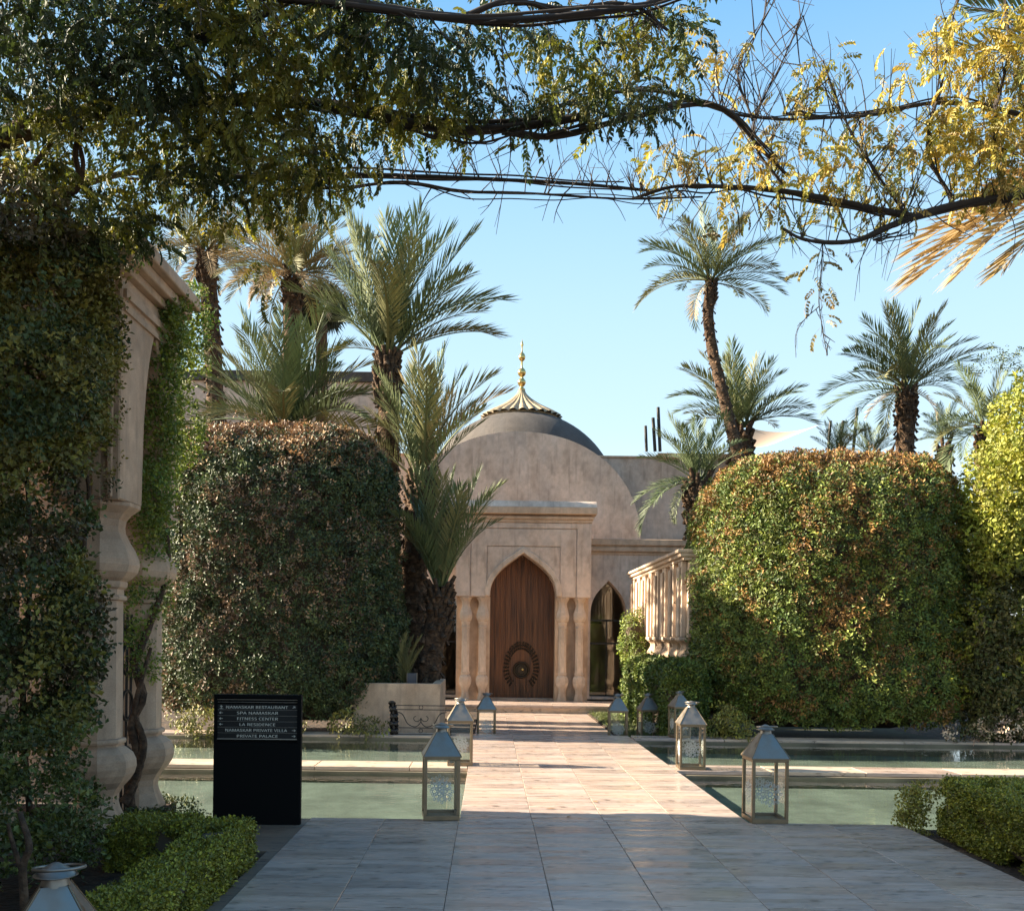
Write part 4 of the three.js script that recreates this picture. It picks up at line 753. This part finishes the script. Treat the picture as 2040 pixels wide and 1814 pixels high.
{
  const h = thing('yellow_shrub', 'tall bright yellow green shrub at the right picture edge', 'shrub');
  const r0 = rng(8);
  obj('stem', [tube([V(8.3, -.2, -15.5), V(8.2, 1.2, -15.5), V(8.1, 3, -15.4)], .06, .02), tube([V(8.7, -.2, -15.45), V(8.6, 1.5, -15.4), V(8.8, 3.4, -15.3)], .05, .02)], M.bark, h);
  mass(h, [[2010, 1010, 15.4, 95, 170, .9], [2050, 860, 15.6, 70, 110, .7], [1975, 1060, 15.2, 60, 95, .6], [2045, 1180, 15.4, 110, 170, .9], [1990, 1240, 15.4, 75, 120, .8], [2030, 1360, 15.4, 100, 110, .8], [1970, 1350, 15.3, 60, 90, .6], [2000, 1430, 15.3, 80, 70, .5], [1950, 1250, 15.3, 50, 100, .5], [2100, 1000, 15.6, 100, 200, .9]], 420, [CL.broad], (p, e, r) => shade(n3(p.x * 1.5 + 5, p.y * 1.5 + 9, p.z * 1.5 + 3) + .16 * (p.y - 2.6) + .3 * (r() - .5) > .42 ? mixc([.36, .34, .03], [.22, .26, .03], r()) : mixc([.15, .12, .03], [.08, .105, .02], r()), r, .35), { seed: 71, mat: M.leafThin });  // lower leaves coloured darker olive: shade painted into the leaf colour
  mass(h, [[1990, 705, 15.6, 60, 14, .3], [1960, 730, 15.6, 30, 16, .3], [2025, 720, 15.6, 30, 20, .3]], 200, [CL.fine], (p, e, r) => shade(mixc(DGREEN, [.1, .13, .03], r()), r), { seed: 72 });
}
// rounded bushes before the colonnade, small growth by the pools
const lush = (p, e, r) => shade(mixc([.09, .14, .025], [.28, .32, .04], r()), r, .45);
function bush(name, label, cat, blobs, dens, geos, color, o = {}) {
  const b = thing(name, label, cat, null, o.group); const [px, py, d, rx, ry, rz] = blobs[0];
  mass(b, blobs, dens, geos, color, o);
  const cores = blobs.filter(q => !o.noCore && q[4] > 8).map(([px, py, d, rx, ry, rz]) => { const g = new THREE.SphereGeometry(1, 12, 8), c = at(px, py, d); g.scale(rx * d / F * .62, ry * d / F * .62, rz * .62); return T(g, c.x, c.y, c.z); });
  if (cores.length) obj('inner_twigs', cores, M.core, b);
  return b;
}
bush('climbing_shrub', 'bright shrub climbing the far end of the colonnade beside the arched window', 'shrub', [[1262, 1258, 21.4, 26, 46, .3], [1270, 1310, 21.3, 26, 50, .3], [1252, 1292, 21.4, 18, 36, .25], [1262, 1380, 21.4, 16, 60, .25]], 420, [CL.small], lush, { seed: 81 });
[['farthest of the rounded bushes under the colonnade', 20.4], ['second farthest rounded bush under the colonnade', 19.3], ['middle rounded bush under the colonnade', 18.2], ['second nearest rounded bush under the colonnade, behind the lawn lantern', 17.1], ['nearest rounded bush under the colonnade, touching the right hedge', 16.05]].forEach(([l, d], i) => {
  const b = thing('round_bush', l, 'bush', null, 'clipped bushes under the colonnade');
  hedge(b, 3.26, -d, -.16, .36, .68, .5, .33, 2400, CL.small, (w, t, r) => shade(mixc([.05, .09, .016], [.17, .205, .028], r()), r, .5), { seed: 400 + i, wob: .06, depth: .08, stray: .08, in: .6 });
});
bush('edge_shrub', 'sunlit loose shrub hanging by the pool edge left of the right hedge', 'shrub', [[1480, 1455, 15.0, 24, 26, .25], [1450, 1430, 15.1, 24, 26, .25], [1425, 1455, 15.1, 20, 22, .2]], 420, [CL.small], (p, e, r) => shade(mixc([.16, .16, .03], [.26, .24, .04], r()), r), { seed: 91, noCore: true });
bush('edge_shrub', 'yellow lit leaves at the pool edge below the left hedge', 'shrub', [[735, 1450, 15.0, 34, 18, .2], [690, 1440, 14.9, 34, 22, .25], [400, 1440, 14.7, 60, 24, .3], [540, 1450, 14.8, 70, 18, .3]], 380, [CL.small], (p, e, r) => shade(mixc([.10, .10, .03], [.24, .22, .04], r()), r), { seed: 92, noCore: true });
bush('pale_flecked_shrub', 'shrub with pale pinkish flecks painted for lit ground beyond, below the yellow shrub at the far right', 'shrub', [[1990, 1452, 14.9, 50, 24, .3], [1920, 1462, 14.9, 40, 14, .2], [2045, 1430, 14.9, 30, 30, .3]], 300, [CL.small], (p, e, r) => r() < .45 ? shade(mixc([.55, .36, .26], [.62, .5, .36], r()), r) : shade(mixc(DGREEN, [.12, .1, .03], r()), r), { seed: 93, noCore: true });  // pale pinkish clumps stand in for sunlit ground seen through the gap
// lawn right of the lower path
{
  const l = thing('lawn', 'short green lawn right of the lower path', null, null, null, L);
  obj('turf', [box(2.32, 8, -.2, -.15, -15.31, -22)], M.lawn, l);
  const r = rng(31), it = []; for (let i = 0; i < 5200; i++) it.push({ p: V(lerp(2.33, 4.6, r()), -.155, -lerp(15.33, 22, r())), n: rdir(r).multiplyScalar(.5).add(UPV).normalize(), s: .6 + .5 * r(), roll: r() * 6, c: shade(mixc([.06, .10, .02], [.16, .17, .03], r()), r) });
  foliage('grass', l, it, CL.grass, M.leaf);
}

// ------------------------------------------------------------------ box hedges in the foreground
const boxc = (w, t, r) => shade(mixc([.13, .14, .018], [.40, .36, .035], Math.pow(r(), 1.2)), r, .45);
{
  const h = thing('box_hedge', 'low clipped box hedge running along the left edge of the forecourt', 'hedge');
  hedge(h, -1.80, -5.3, -.03, .165, .165, 1.42, .05, 9000, CL.box, boxc, { stray: .03, seed: 41, wob: .03, depth: .06, in: .28, back: 1 });
  const k = thing('box_hedge', 'low dark clipped box hedge at a right angle behind the left one', 'hedge');
  hedge(k, -2.28, -6.62, -.03, .315, .17, .20, .05, 3600, CL.box, boxc, { stray: .03, seed: 42, wob: .03, depth: .06, in: .28 });
  const g = thing('box_hedge', 'clipped dark green box hedge at the right edge of the forecourt', 'hedge');
  hedge(g, 4.55, -7.05, -.04, .78, .245, 1.0, .10, 26000, CL.box, (w, t, r) => shade(mixc([.12, .14, .018], [.42, .38, .035], Math.pow(r(), 1.2)), r, .4), { stray: .035, seed: 43, wob: .04, depth: .05, in: .4 });
}
bush('sprawling_shrub', 'yellow lit low shrub behind the right box hedge', 'shrub', [[1828, 1610, 8.25, 26, 40, .12], [1812, 1600, 8.25, 20, 46, .12], [1850, 1572, 8.35, 40, 14, .15], [1940, 1580, 8.3, 60, 22, .2], [2010, 1590, 8.3, 50, 26, .2], [1800, 1640, 8.25, 14, 30, .1], [1830, 1662, 8.1, 30, 12, .1]], 900, [CL.fine], (p, e, r) => shade(mixc([.20, .18, .03], [.36, .32, .05], r()), r, .4), { seed: 94, noCore: true });
bush('ground_cover', 'low leafy ground cover at the foot of the gateway columns', 'ground cover', [[330, 1625, 8.6, 70, 14, .2], [270, 1628, 8.2, 50, 16, .2], [400, 1632, 8.5, 40, 12, .2], [330, 1605, 9.0, 60, 9, .15], [330, 1600, 9.15, 60, 14, .12], [380, 1612, 9.0, 30, 12, .15]], 900, [CL.fine], (p, e, r) => shade(mixc([.04, .06, .012], [.12, .13, .025], r()), r), { seed: 95, noCore: true, floor: -.04 });

// ------------------------------------------------------------------ creepers at the gateway
const ivyc = (p, e, r) => { const k = n3(p.x * 2.2 + 20, p.y * 2.2 + 20, p.z * 2.2 + 20); return shade(k > .56 ? mixc([.13, .12, .02], [.24, .20, .03], r()) : k < .40 ? mixc([.09, .06, .03], [.11, .09, .025], r()) : mixc([.035, .06, .016], [.10, .115, .022], r()), r, .45); };
{
  const o = thing('ivy', 'dark thick ivy covering the front of the gateway at the left edge', 'climbing plant');
  const r = rng(12), st = [];
  for (const pts of [[[150, 1450, 6.9], [160, 1150, 6.9], [150, 1000, 6.9], [165, 880, 6.9], [150, 800, 6.9], [100, 600, 6.8]], [[165, 1100, 6.95], [175, 960, 6.95], [140, 880, 6.9]], [[60, 1640, 6.2], [45, 1400, 6.4], [60, 1100, 6.5], [30, 700, 6.5]], [[160, 360, 6.6], [150, 300, 6.6], [170, 240, 6.7], [210, 205, 6.8]], [[60, 340, 6.6], [110, 270, 6.6], [160, 210, 6.7]], [[90, 390, 6.6], [150, 380, 6.6], [165, 330, 6.6], [150, 260, 6.6]]]) st.push(tube(pts.map(q => at(...q)), .022, .012, 7, 30, .2, r));
  obj('stem', st, M.bark, o);
  mass(o, [[40, 520, 6.4, 120, 170, .6], [130, 560, 6.9, 95, 120, .5], [60, 760, 6.3, 130, 170, .6], [150, 700, 6.9, 80, 130, .4], [60, 980, 6.2, 110, 180, .6], [140, 850, 6.9, 70, 90, .35], [60, 1200, 6.1, 115, 170, .6], [140, 1270, 6.5, 65, 140, .4], [70, 1380, 6.1, 110, 120, .5], [-60, 900, 6.3, 100, 500, .8], [205, 640, 7.2, 38, 110, .25], [190, 540, 7.1, 70, 80, .3], [120, 1420, 6.5, 60, 70, .35], [120, 1080, 6.7, 36, 90, .25]], 800, [CL.ivy], ivyc, { seed: 13, clump: 2.6, cut: .42 });
  mass(o, [[220, 800, 7.4, 26, 90, .2], [215, 900, 7.5, 24, 60, .15], [225, 700, 7.4, 24, 60, .15], [200, 960, 7.4, 24, 36, .15]], 220, [CL.fine], ivyc, { seed: 14 });
}
{
  const o = thing('creeper', 'lush green creeper hanging between the gateway and the brownish hedge', 'climbing plant');
  const r = rng(17), st = [];
  for (const pts of [[[262, 1625, 8.32], [258, 1560, 8.32], [272, 1500, 8.32], [262, 1440, 8.32], [285, 1390, 8.36], [270, 1330, 8.41], [300, 1240, 8.60], [335, 1120, 8.79], [320, 1000, 8.79], [300, 800, 8.88]], [[245, 1600, 8.22], [262, 1570, 8.27], [285, 1480, 8.32], [268, 1420, 8.32], [280, 1360, 8.32], [300, 1290, 8.41]]]) st.push(tube(pts.map(q => at(...q)), .045, .014, 8, 50, .25, r));
  obj('stem', st, M.bark, o);
  mass(o, [[322, 600, 8.5, 30, 60, .09], [330, 680, 8.55, 36, 80, .1], [322, 780, 8.55, 40, 90, .1], [316, 880, 8.55, 40, 90, .1], [308, 980, 8.5, 36, 80, .1], [350, 620, 8.7, 30, 60, .1], [330, 620, 9.17, 42, 80, .3], [345, 700, 9.26, 50, 90, .35], [310, 780, 9.17, 48, 110, .35], [320, 900, 9.17, 52, 110, .35], [300, 1010, 8.69, 44, 100, .3], [300, 1120, 8.69, 42, 100, .3], [280, 1210, 8.60, 36, 80, .3], [265, 1290, 8.50, 26, 60, .2], [395, 690, 9.45, 28, 60, .25], [370, 850, 9.36, 40, 80, .3], [290, 1330, 8.50, 26, 40, .2], [325, 590, 8.65, 34, 60, .12], [335, 680, 8.70, 40, 80, .15], [320, 790, 8.70, 44, 90, .15], [318, 900, 8.70, 46, 90, .15], [310, 1000, 8.32, 40, 80, .15], [390, 620, 9.17, 30, 60, .25]], 460, [CL.fine, CL.ivy], (p, e, r) => shade(mixc([.08, .15, .02], [.28, .32, .035], r()), r, .4), { seed: 18, mat: M.leafThin });
}
{
  const o = thing('dark_bush', 'dark leafy bush with a bare stem at the lower left corner', 'bush'), r = rng(19);
  obj('stem', [tube([at(48, 1800, 4.6), at(46, 1720, 4.6), at(58, 1690, 4.6), at(40, 1620, 4.7)], .022, .014, 7), tube([at(46, 1740, 4.6), at(28, 1690, 4.6), at(15, 1640, 4.6)], .016, .008, 6), V(0, 0, 0) && tube([at(48, 1800, 4.6), at(50, 1880, 4.6).setY(-.05)], .024, .024, 7)], M.bark, o);
  mass(o, [[60, 1600, 5.6, 120, 90, .4], [160, 1620, 6.2, 52, 80, .3], [30, 1690, 5.3, 70, 60, .35], [130, 1680, 6.0, 80, 60, .3], [-60, 1600, 5.4, 110, 160, .5], [60, 1500, 5.8, 110, 80, .4]], 520, [CL.fine, CL.ivy], (p, e, r) => shade(mixc([.05, .075, .018], [.14, .15, .025], r()), r, .45), { seed: 20 });
}

// ------------------------------------------------------------------ trees overhead
function limbs(root, list, twigs, seed) {
  const r = rng(seed), thin = [];
  for (const { p, r0, r1, tw = 0, up = .7, len = .4 } of list) {
    const pts = p.map(q => at(...q));
    obj('limb', [tube(pts, r0, r1, 7, pts.length * 8, .25, r)], M.twig, root);
    const c = new THREE.CatmullRomCurve3(pts);
    for (let k = 0; k < 2; k++) { const sh = V((r() - .5) * .04, (r() - .4) * .09, (r() - .5) * .1), n = 9, q = []; for (let i = 0; i < n; i++) q.push(c.getPointAt(lerp(.12 + .1 * k, .95, i / (n - 1))).add(sh).add(V(0, (r() - .5) * .05, (r() - .5) * .05))); thin.push(tube(q, r1 * .9, r1 * .5, 5, 40)); }
    for (let i = 0; i < tw; i++) {
      const b = c.getPointAt(r()), dir = V((r() - .5) * 1.6, r() < up ? .5 + r() : -.3 - .6 * r(), (r() - .5) * 1.4).normalize(), l = len * (.35 + .9 * r());
      const m = b.clone().addScaledVector(dir, l * .5).add(rdir(r).multiplyScalar(l * .06)), e = b.clone().addScaledVector(dir, l).add(rdir(r).multiplyScalar(l * .12));
      thin.push(tube([b, m, e], .0038 + .003 * r(), .0018, 4, 5));
      if (r() < .6) { const d2 = dir.clone().add(rdir(r).multiplyScalar(.9)).normalize(); thin.push(tube([m, m.clone().addScaledVector(d2, l * .25), m.clone().addScaledVector(d2, l * .5)], .0026, .0013, 4, 4)); }
    }
  }
  const t = obj('twig', thin, M.twig, root); t.userData.kind = 'stuff';
}
{
  const o = thing('overhanging_tree', 'dark leafy tree spreading its limbs over the picture from the left', 'tree');
  const foot = at(-150, 1700, 6.6); foot.y = -.1;
  obj('trunk', [tube([foot, at(-160, 1200, 6.6), at(-140, 700, 6.6), at(-60, 330, 6.6), at(150, 215, 6.7)], .16, .07, 10, 40, .15, rng(3))], M.bark, o);
  limbs(o, [
    { p: [[100, 240, 6.7], [450, 198, 6.9], [600, 206, 7], [720, 224, 7], [900, 258, 7.1], [1050, 250, 7.2], [1160, 232, 7.2]], r0: .05, r1: .03, tw: 93, up: .8, len: .5 },
    { p: [[1000, 262, 7.15], [1100, 272, 7.2], [1250, 236, 7.3], [1400, 208, 7.5], [1450, 225, 7.6], [1520, 300, 7.7], [1570, 350, 7.8]], r0: .026, r1: .014, tw: 57, up: .75, len: .55 },
    { p: [[1050, 235, 7.2], [1150, 200, 7.3], [1300, 180, 7.5], [1480, 230, 7.7], [1650, 235, 7.9], [1800, 215, 8]], r0: .016, r1: .008, tw: 51, up: .8, len: .5 },
    { p: [[780, 245, 7.1], [860, 270, 7], [950, 285, 7], [1040, 262, 7.1]], r0: .012, r1: .008, tw: 13, len: .3 },
    { p: [[100, 390, 7.4], [250, 345, 7.5], [420, 352, 7.5], [680, 348, 7.6], [800, 350, 7.6], [960, 356, 7.7], [1150, 366, 7.8], [1300, 380, 7.9]], r0: .026, r1: .012, tw: 105, up: .85, len: .34 },
    { p: [[560, 378, 7.4], [700, 372, 7.5], [800, 362, 7.5], [920, 380, 7.5], [1040, 384, 7.6], [1250, 396, 7.7], [1400, 392, 7.8]], r0: .013, r1: .007, tw: 44, up: .6, len: .26 },
    { p: [[250, -60, 5.6], [480, -20, 5.7], [700, 6, 5.8], [860, 30, 5.9], [1000, 40, 6], [1180, 26, 6], [1300, 5, 6.1], [1420, -40, 6.2]], r0: .034, r1: .016, tw: 57, up: .3, len: .4 },
    { p: [[930, 30, 6], [1010, 2, 6], [1120, 16, 6.1], [1260, 10, 6.1], [1330, 60, 6.2]], r0: .018, r1: .01, tw: 23, up: .3, len: .35 },
    { p: [[100, 215, 6.7], [300, 110, 6.4], [500, 40, 6.2], [640, -30, 6.0]], r0: .035, r1: .018, tw: 34, len: .4 },
    { p: [[500, 205, 6.9], [640, 300, 7.2], [660, 420, 7.3]], r0: .012, r1: .005, tw: 13, len: .3 },
  ], 0, 201);
  const dk = (p, e, r) => { const k = n3(p.x * 1.7 + 20, p.y * 1.7 + 20, p.z * 1.7 + 20); return shade(k > .58 ? mixc([.11, .14, .02], [.27, .24, .025], r()) : mixc([.026, .046, .014], [.07, .095, .02], r()), r, .45); };
  mass(o, [[60, 90, 6.2, 150, 130, .8], [250, 90, 6.3, 150, 130, .8], [440, 100, 6.4, 150, 130, .8], [600, 90, 6.4, 120, 110, .8], [80, 250, 6.6, 130, 100, .7], [340, 260, 6.8, 130, 90, .7], [520, 280, 6.9, 140, 100, .7], [420, 335, 7.1, 160, 45, .6], [610, 310, 7.1, 70, 55, .5], [250, 380, 7.1, 60, 50, .5], [60, 400, 6.6, 130, 90, .6], [230, 425, 7.2, 70, 44, .25], [150, 440, 6.9, 80, 50, .4], [285, 455, 7.3, 36, 40, .2], [150, -20, 6, 260, 90, .8], [520, -10, 6, 220, 90, .8]], 330, SP, dk, { dens: 1.55, seed: 211, sprig: true, dip: -.15, mat: M.leafThin });
  mass(o, [[780, 120, 6.7, 130, 90, .7], [900, 130, 6.7, 120, 80, .6], [1020, 110, 6.8, 110, 80, .6], [1150, 110, 6.8, 120, 90, .6], [1290, 130, 6.9, 100, 90, .5], [840, 190, 6.9, 140, 50, .5], [760, 60, 6.2, 120, 60, .5], [1340, 40, 6.5, 80, 60, .4]], 175, SP, dk, { dens: 2.4, seed: 212, sprig: true, dip: -.3, mat: M.leafThin, clump: 3.2, cut: .37 });
  mass(o, [[700, 280, 7.2, 50, 60, .4], [760, 265, 7.2, 60, 30, .3], [1050, 262, 7.2, 20, 40, .2], [1200, 190, 7.2, 120, 50, .4], [660, 310, 7.3, 60, 60, .3]], 150, SP, dk, { dens: 1.5, seed: 213, sprig: true, dip: -.35, mat: M.leafThin });
  mass(o, [[480, 400, 7.4, 60, 34, .3], [370, 395, 7.4, 70, 26, .3], [430, 415, 7.3, 26, 30, .2], [555, 430, 7.5, 36, 50, .2], [640, 385, 7.4, 40, 30, .3], [528, 540, 7.6, 18, 50, .1]], 150, SP, (p, e, r) => shade(mixc([.10, .11, .02], [.40, .34, .03], Math.pow(r(), 1.6)), r, .4), { dens: 1.5, seed: 214, sprig: true, dip: -.5, mat: M.leafThin, clump: 3, cut: .38 });
}
{
  const o = thing('yellow_tree', 'sunlit yellow leaved tree reaching in from the right', 'tree');
  const foot = at(2420, 1700, 8); foot.y = -.1;
  obj('trunk', [tube([foot, at(2420, 1200, 8), at(2380, 700, 8), at(2250, 420, 8), at(2100, 372, 7.8)], .17, .075, 10, 40, .15, rng(4))], M.bark, o);
  limbs(o, [
    { p: [[2120, 370, 7.8], [2000, 395, 7.8], [1900, 410, 7.8], [1800, 440, 7.8], [1700, 480, 7.8], [1600, 476, 7.8], [1560, 455, 7.8]], r0: .05, r1: .010, tw: 57, up: .6, len: .5 },
    { p: [[1830, 432, 7.8], [1760, 420, 7.8], [1650, 396, 7.8], [1540, 378, 7.8], [1450, 372, 7.8], [1340, 372, 7.8], [1260, 396, 7.8]], r0: .030, r1: .012, tw: 85, up: .7, len: .5 },
    { p: [[2100, 250, 8], [1980, 215, 8], [1860, 205, 8], [1740, 228, 7.9], [1660, 234, 7.9], [1560, 225, 7.9]], r0: .022, r1: .010, tw: 57, up: .7, len: .5 },
    { p: [[1800, 420, 7.8], [1730, 320, 7.7], [1680, 230, 7.7], [1640, 120, 7.7]], r0: .012, r1: .005, tw: 27, len: .5 },
    { p: [[1560, 370, 7.8], [1500, 270, 7.8], [1560, 120, 7.8], [1600, 30, 7.8]], r0: .012, r1: .004, tw: 34, len: .5 },
    { p: [[1500, 240, 7.7], [1470, 140, 7.7], [1520, 40, 7.7], [1530, -30, 7.7]], r0: .010, r1: .004, tw: 27, len: .5 },
    { p: [[1900, 400, 7.9], [1850, 300, 7.9], [1880, 150, 7.9], [1900, 30, 7.9], [1920, -30, 7.9]], r0: .016, r1: .006, tw: 44, len: .5 },
    { p: [[2000, 390, 7.9], [1980, 250, 7.8], [2010, 100, 7.8], [2000, -30, 7.8]], r0: .02, r1: .008, tw: 37, len: .45 },
    { p: [[1790, 462, 7.8], [1740, 478, 7.75], [1790, 470, 7.7], [1822, 464, 7.7]], r0: .008, r1: .006, tw: 3, len: .2 },
    { p: [[1640, 480, 7.8], [1636, 540, 7.8], [1632, 600, 7.8], [1640, 660, 7.8], [1648, 708, 7.8]], r0: .005, r1: .003, tw: 8, up: .2, len: .16 },
    { p: [[1632, 610, 7.8], [1600, 640, 7.8], [1586, 665, 7.8], [1586, 712, 7.8]], r0: .004, r1: .002, tw: 3, up: .2, len: .1 },
  ], 0, 202);
  const yl = (p, e, r) => { const k = n3(p.x * 2 + 20, p.y * 2 + 20, p.z * 2 + 20); return shade(k > .5 ? mixc([.55, .38, .05], [.40, .36, .045], r()) : mixc([.34, .22, .06], [.24, .25, .04], r()), r, .4); };
  const opt = { sprig: true, dip: -.25, mat: M.leafThin };
  mass(o, [[1980, 200, 7.8, 100, 110, .6], [1990, 320, 7.8, 90, 80, .5], [1900, 290, 7.8, 80, 80, .5], [2060, 120, 7.8, 90, 150, .6], [1930, 350, 7.8, 90, 50, .4]], 190, SP, yl, { ...opt, dens: 1.55, seed: 221, clump: 2.6, cut: .42 });
  mass(o, [[1850, 130, 7.9, 80, 80, .5], [1790, 330, 7.8, 90, 60, .4], [1800, 400, 7.8, 90, 40, .3], [1870, 220, 7.8, 80, 60, .4], [1950, 60, 7.9, 110, 60, .5], [1740, 200, 7.8, 40, 40, .3]], 110, SP, yl, { ...opt, dens: 1.8, seed: 222, clump: 3, cut: .40 });
  mass(o, [[1560, 330, 7.8, 130, 50, .4], [1400, 330, 7.8, 120, 60, .4], [1370, 330, 7.8, 90, 50, .3], [1530, 300, 7.8, 90, 60, .3], [1700, 340, 7.8, 90, 60, .3], [1480, 390, 7.8, 130, 30, .3], [1560, 180, 7.8, 60, 50, .4], [1650, 400, 7.8, 110, 50, .3], [1330, 320, 7.8, 60, 60, .3], [1440, 100, 7.7, 60, 80, .4], [1640, 150, 7.8, 50, 60, .3], [1690, 280, 7.8, 60, 40, .3]], 70, SP, yl, { ...opt, dens: 1.7, seed: 223, clump: 3, cut: .38 });
  mass(o, [[1650, 510, 7.8, 50, 24, .15], [1636, 600, 7.8, 24, 34, .1], [1630, 560, 7.8, 34, 24, .1], [1640, 640, 7.8, 20, 24, .1], [1470, 430, 7.8, 30, 40, .2], [1395, 470, 7.8, 18, 40, .15]], 90, [SP[1]], (p, e, r) => shade(mixc([.30, .20, .05], [.18, .15, .04], r()), r), { ...opt, seed: 224 });
}

// ------------------------------------------------------------------ fallen leaves
{
  const g = []; leafTris(g, V(-.05, 0, 0), V(1, .04, 0).normalize(), V(0, 1, 0), .11, .03); const lg = boxUV(posGeo(g)), m = leafMat(.30, .15, .06, .1);
  const f = [[1096, 1612, 'brown fallen leaf lying near the middle of the walkway'], [1133, 1628, 'fallen leaf near the front of the walkway, right of a slab joint'], [1186, 1598, 'fallen leaf beside the right slab joint of the walkway'], [1916, 1742, 'small fallen leaf on the forecourt near the right box hedge']];
  f.forEach(([x, y, l], i) => { const d = EYE * F / (y - VY - ROLL * (x - VX)), q = at(x, y, d); const o = tag(obj('fallen_leaf', lg.clone(), m, null, true), l, 'leaf'); o.position.set(q.x, .006, q.z); o.rotation.y = i * 1.1; });
}
renderer.render(scene, camera);
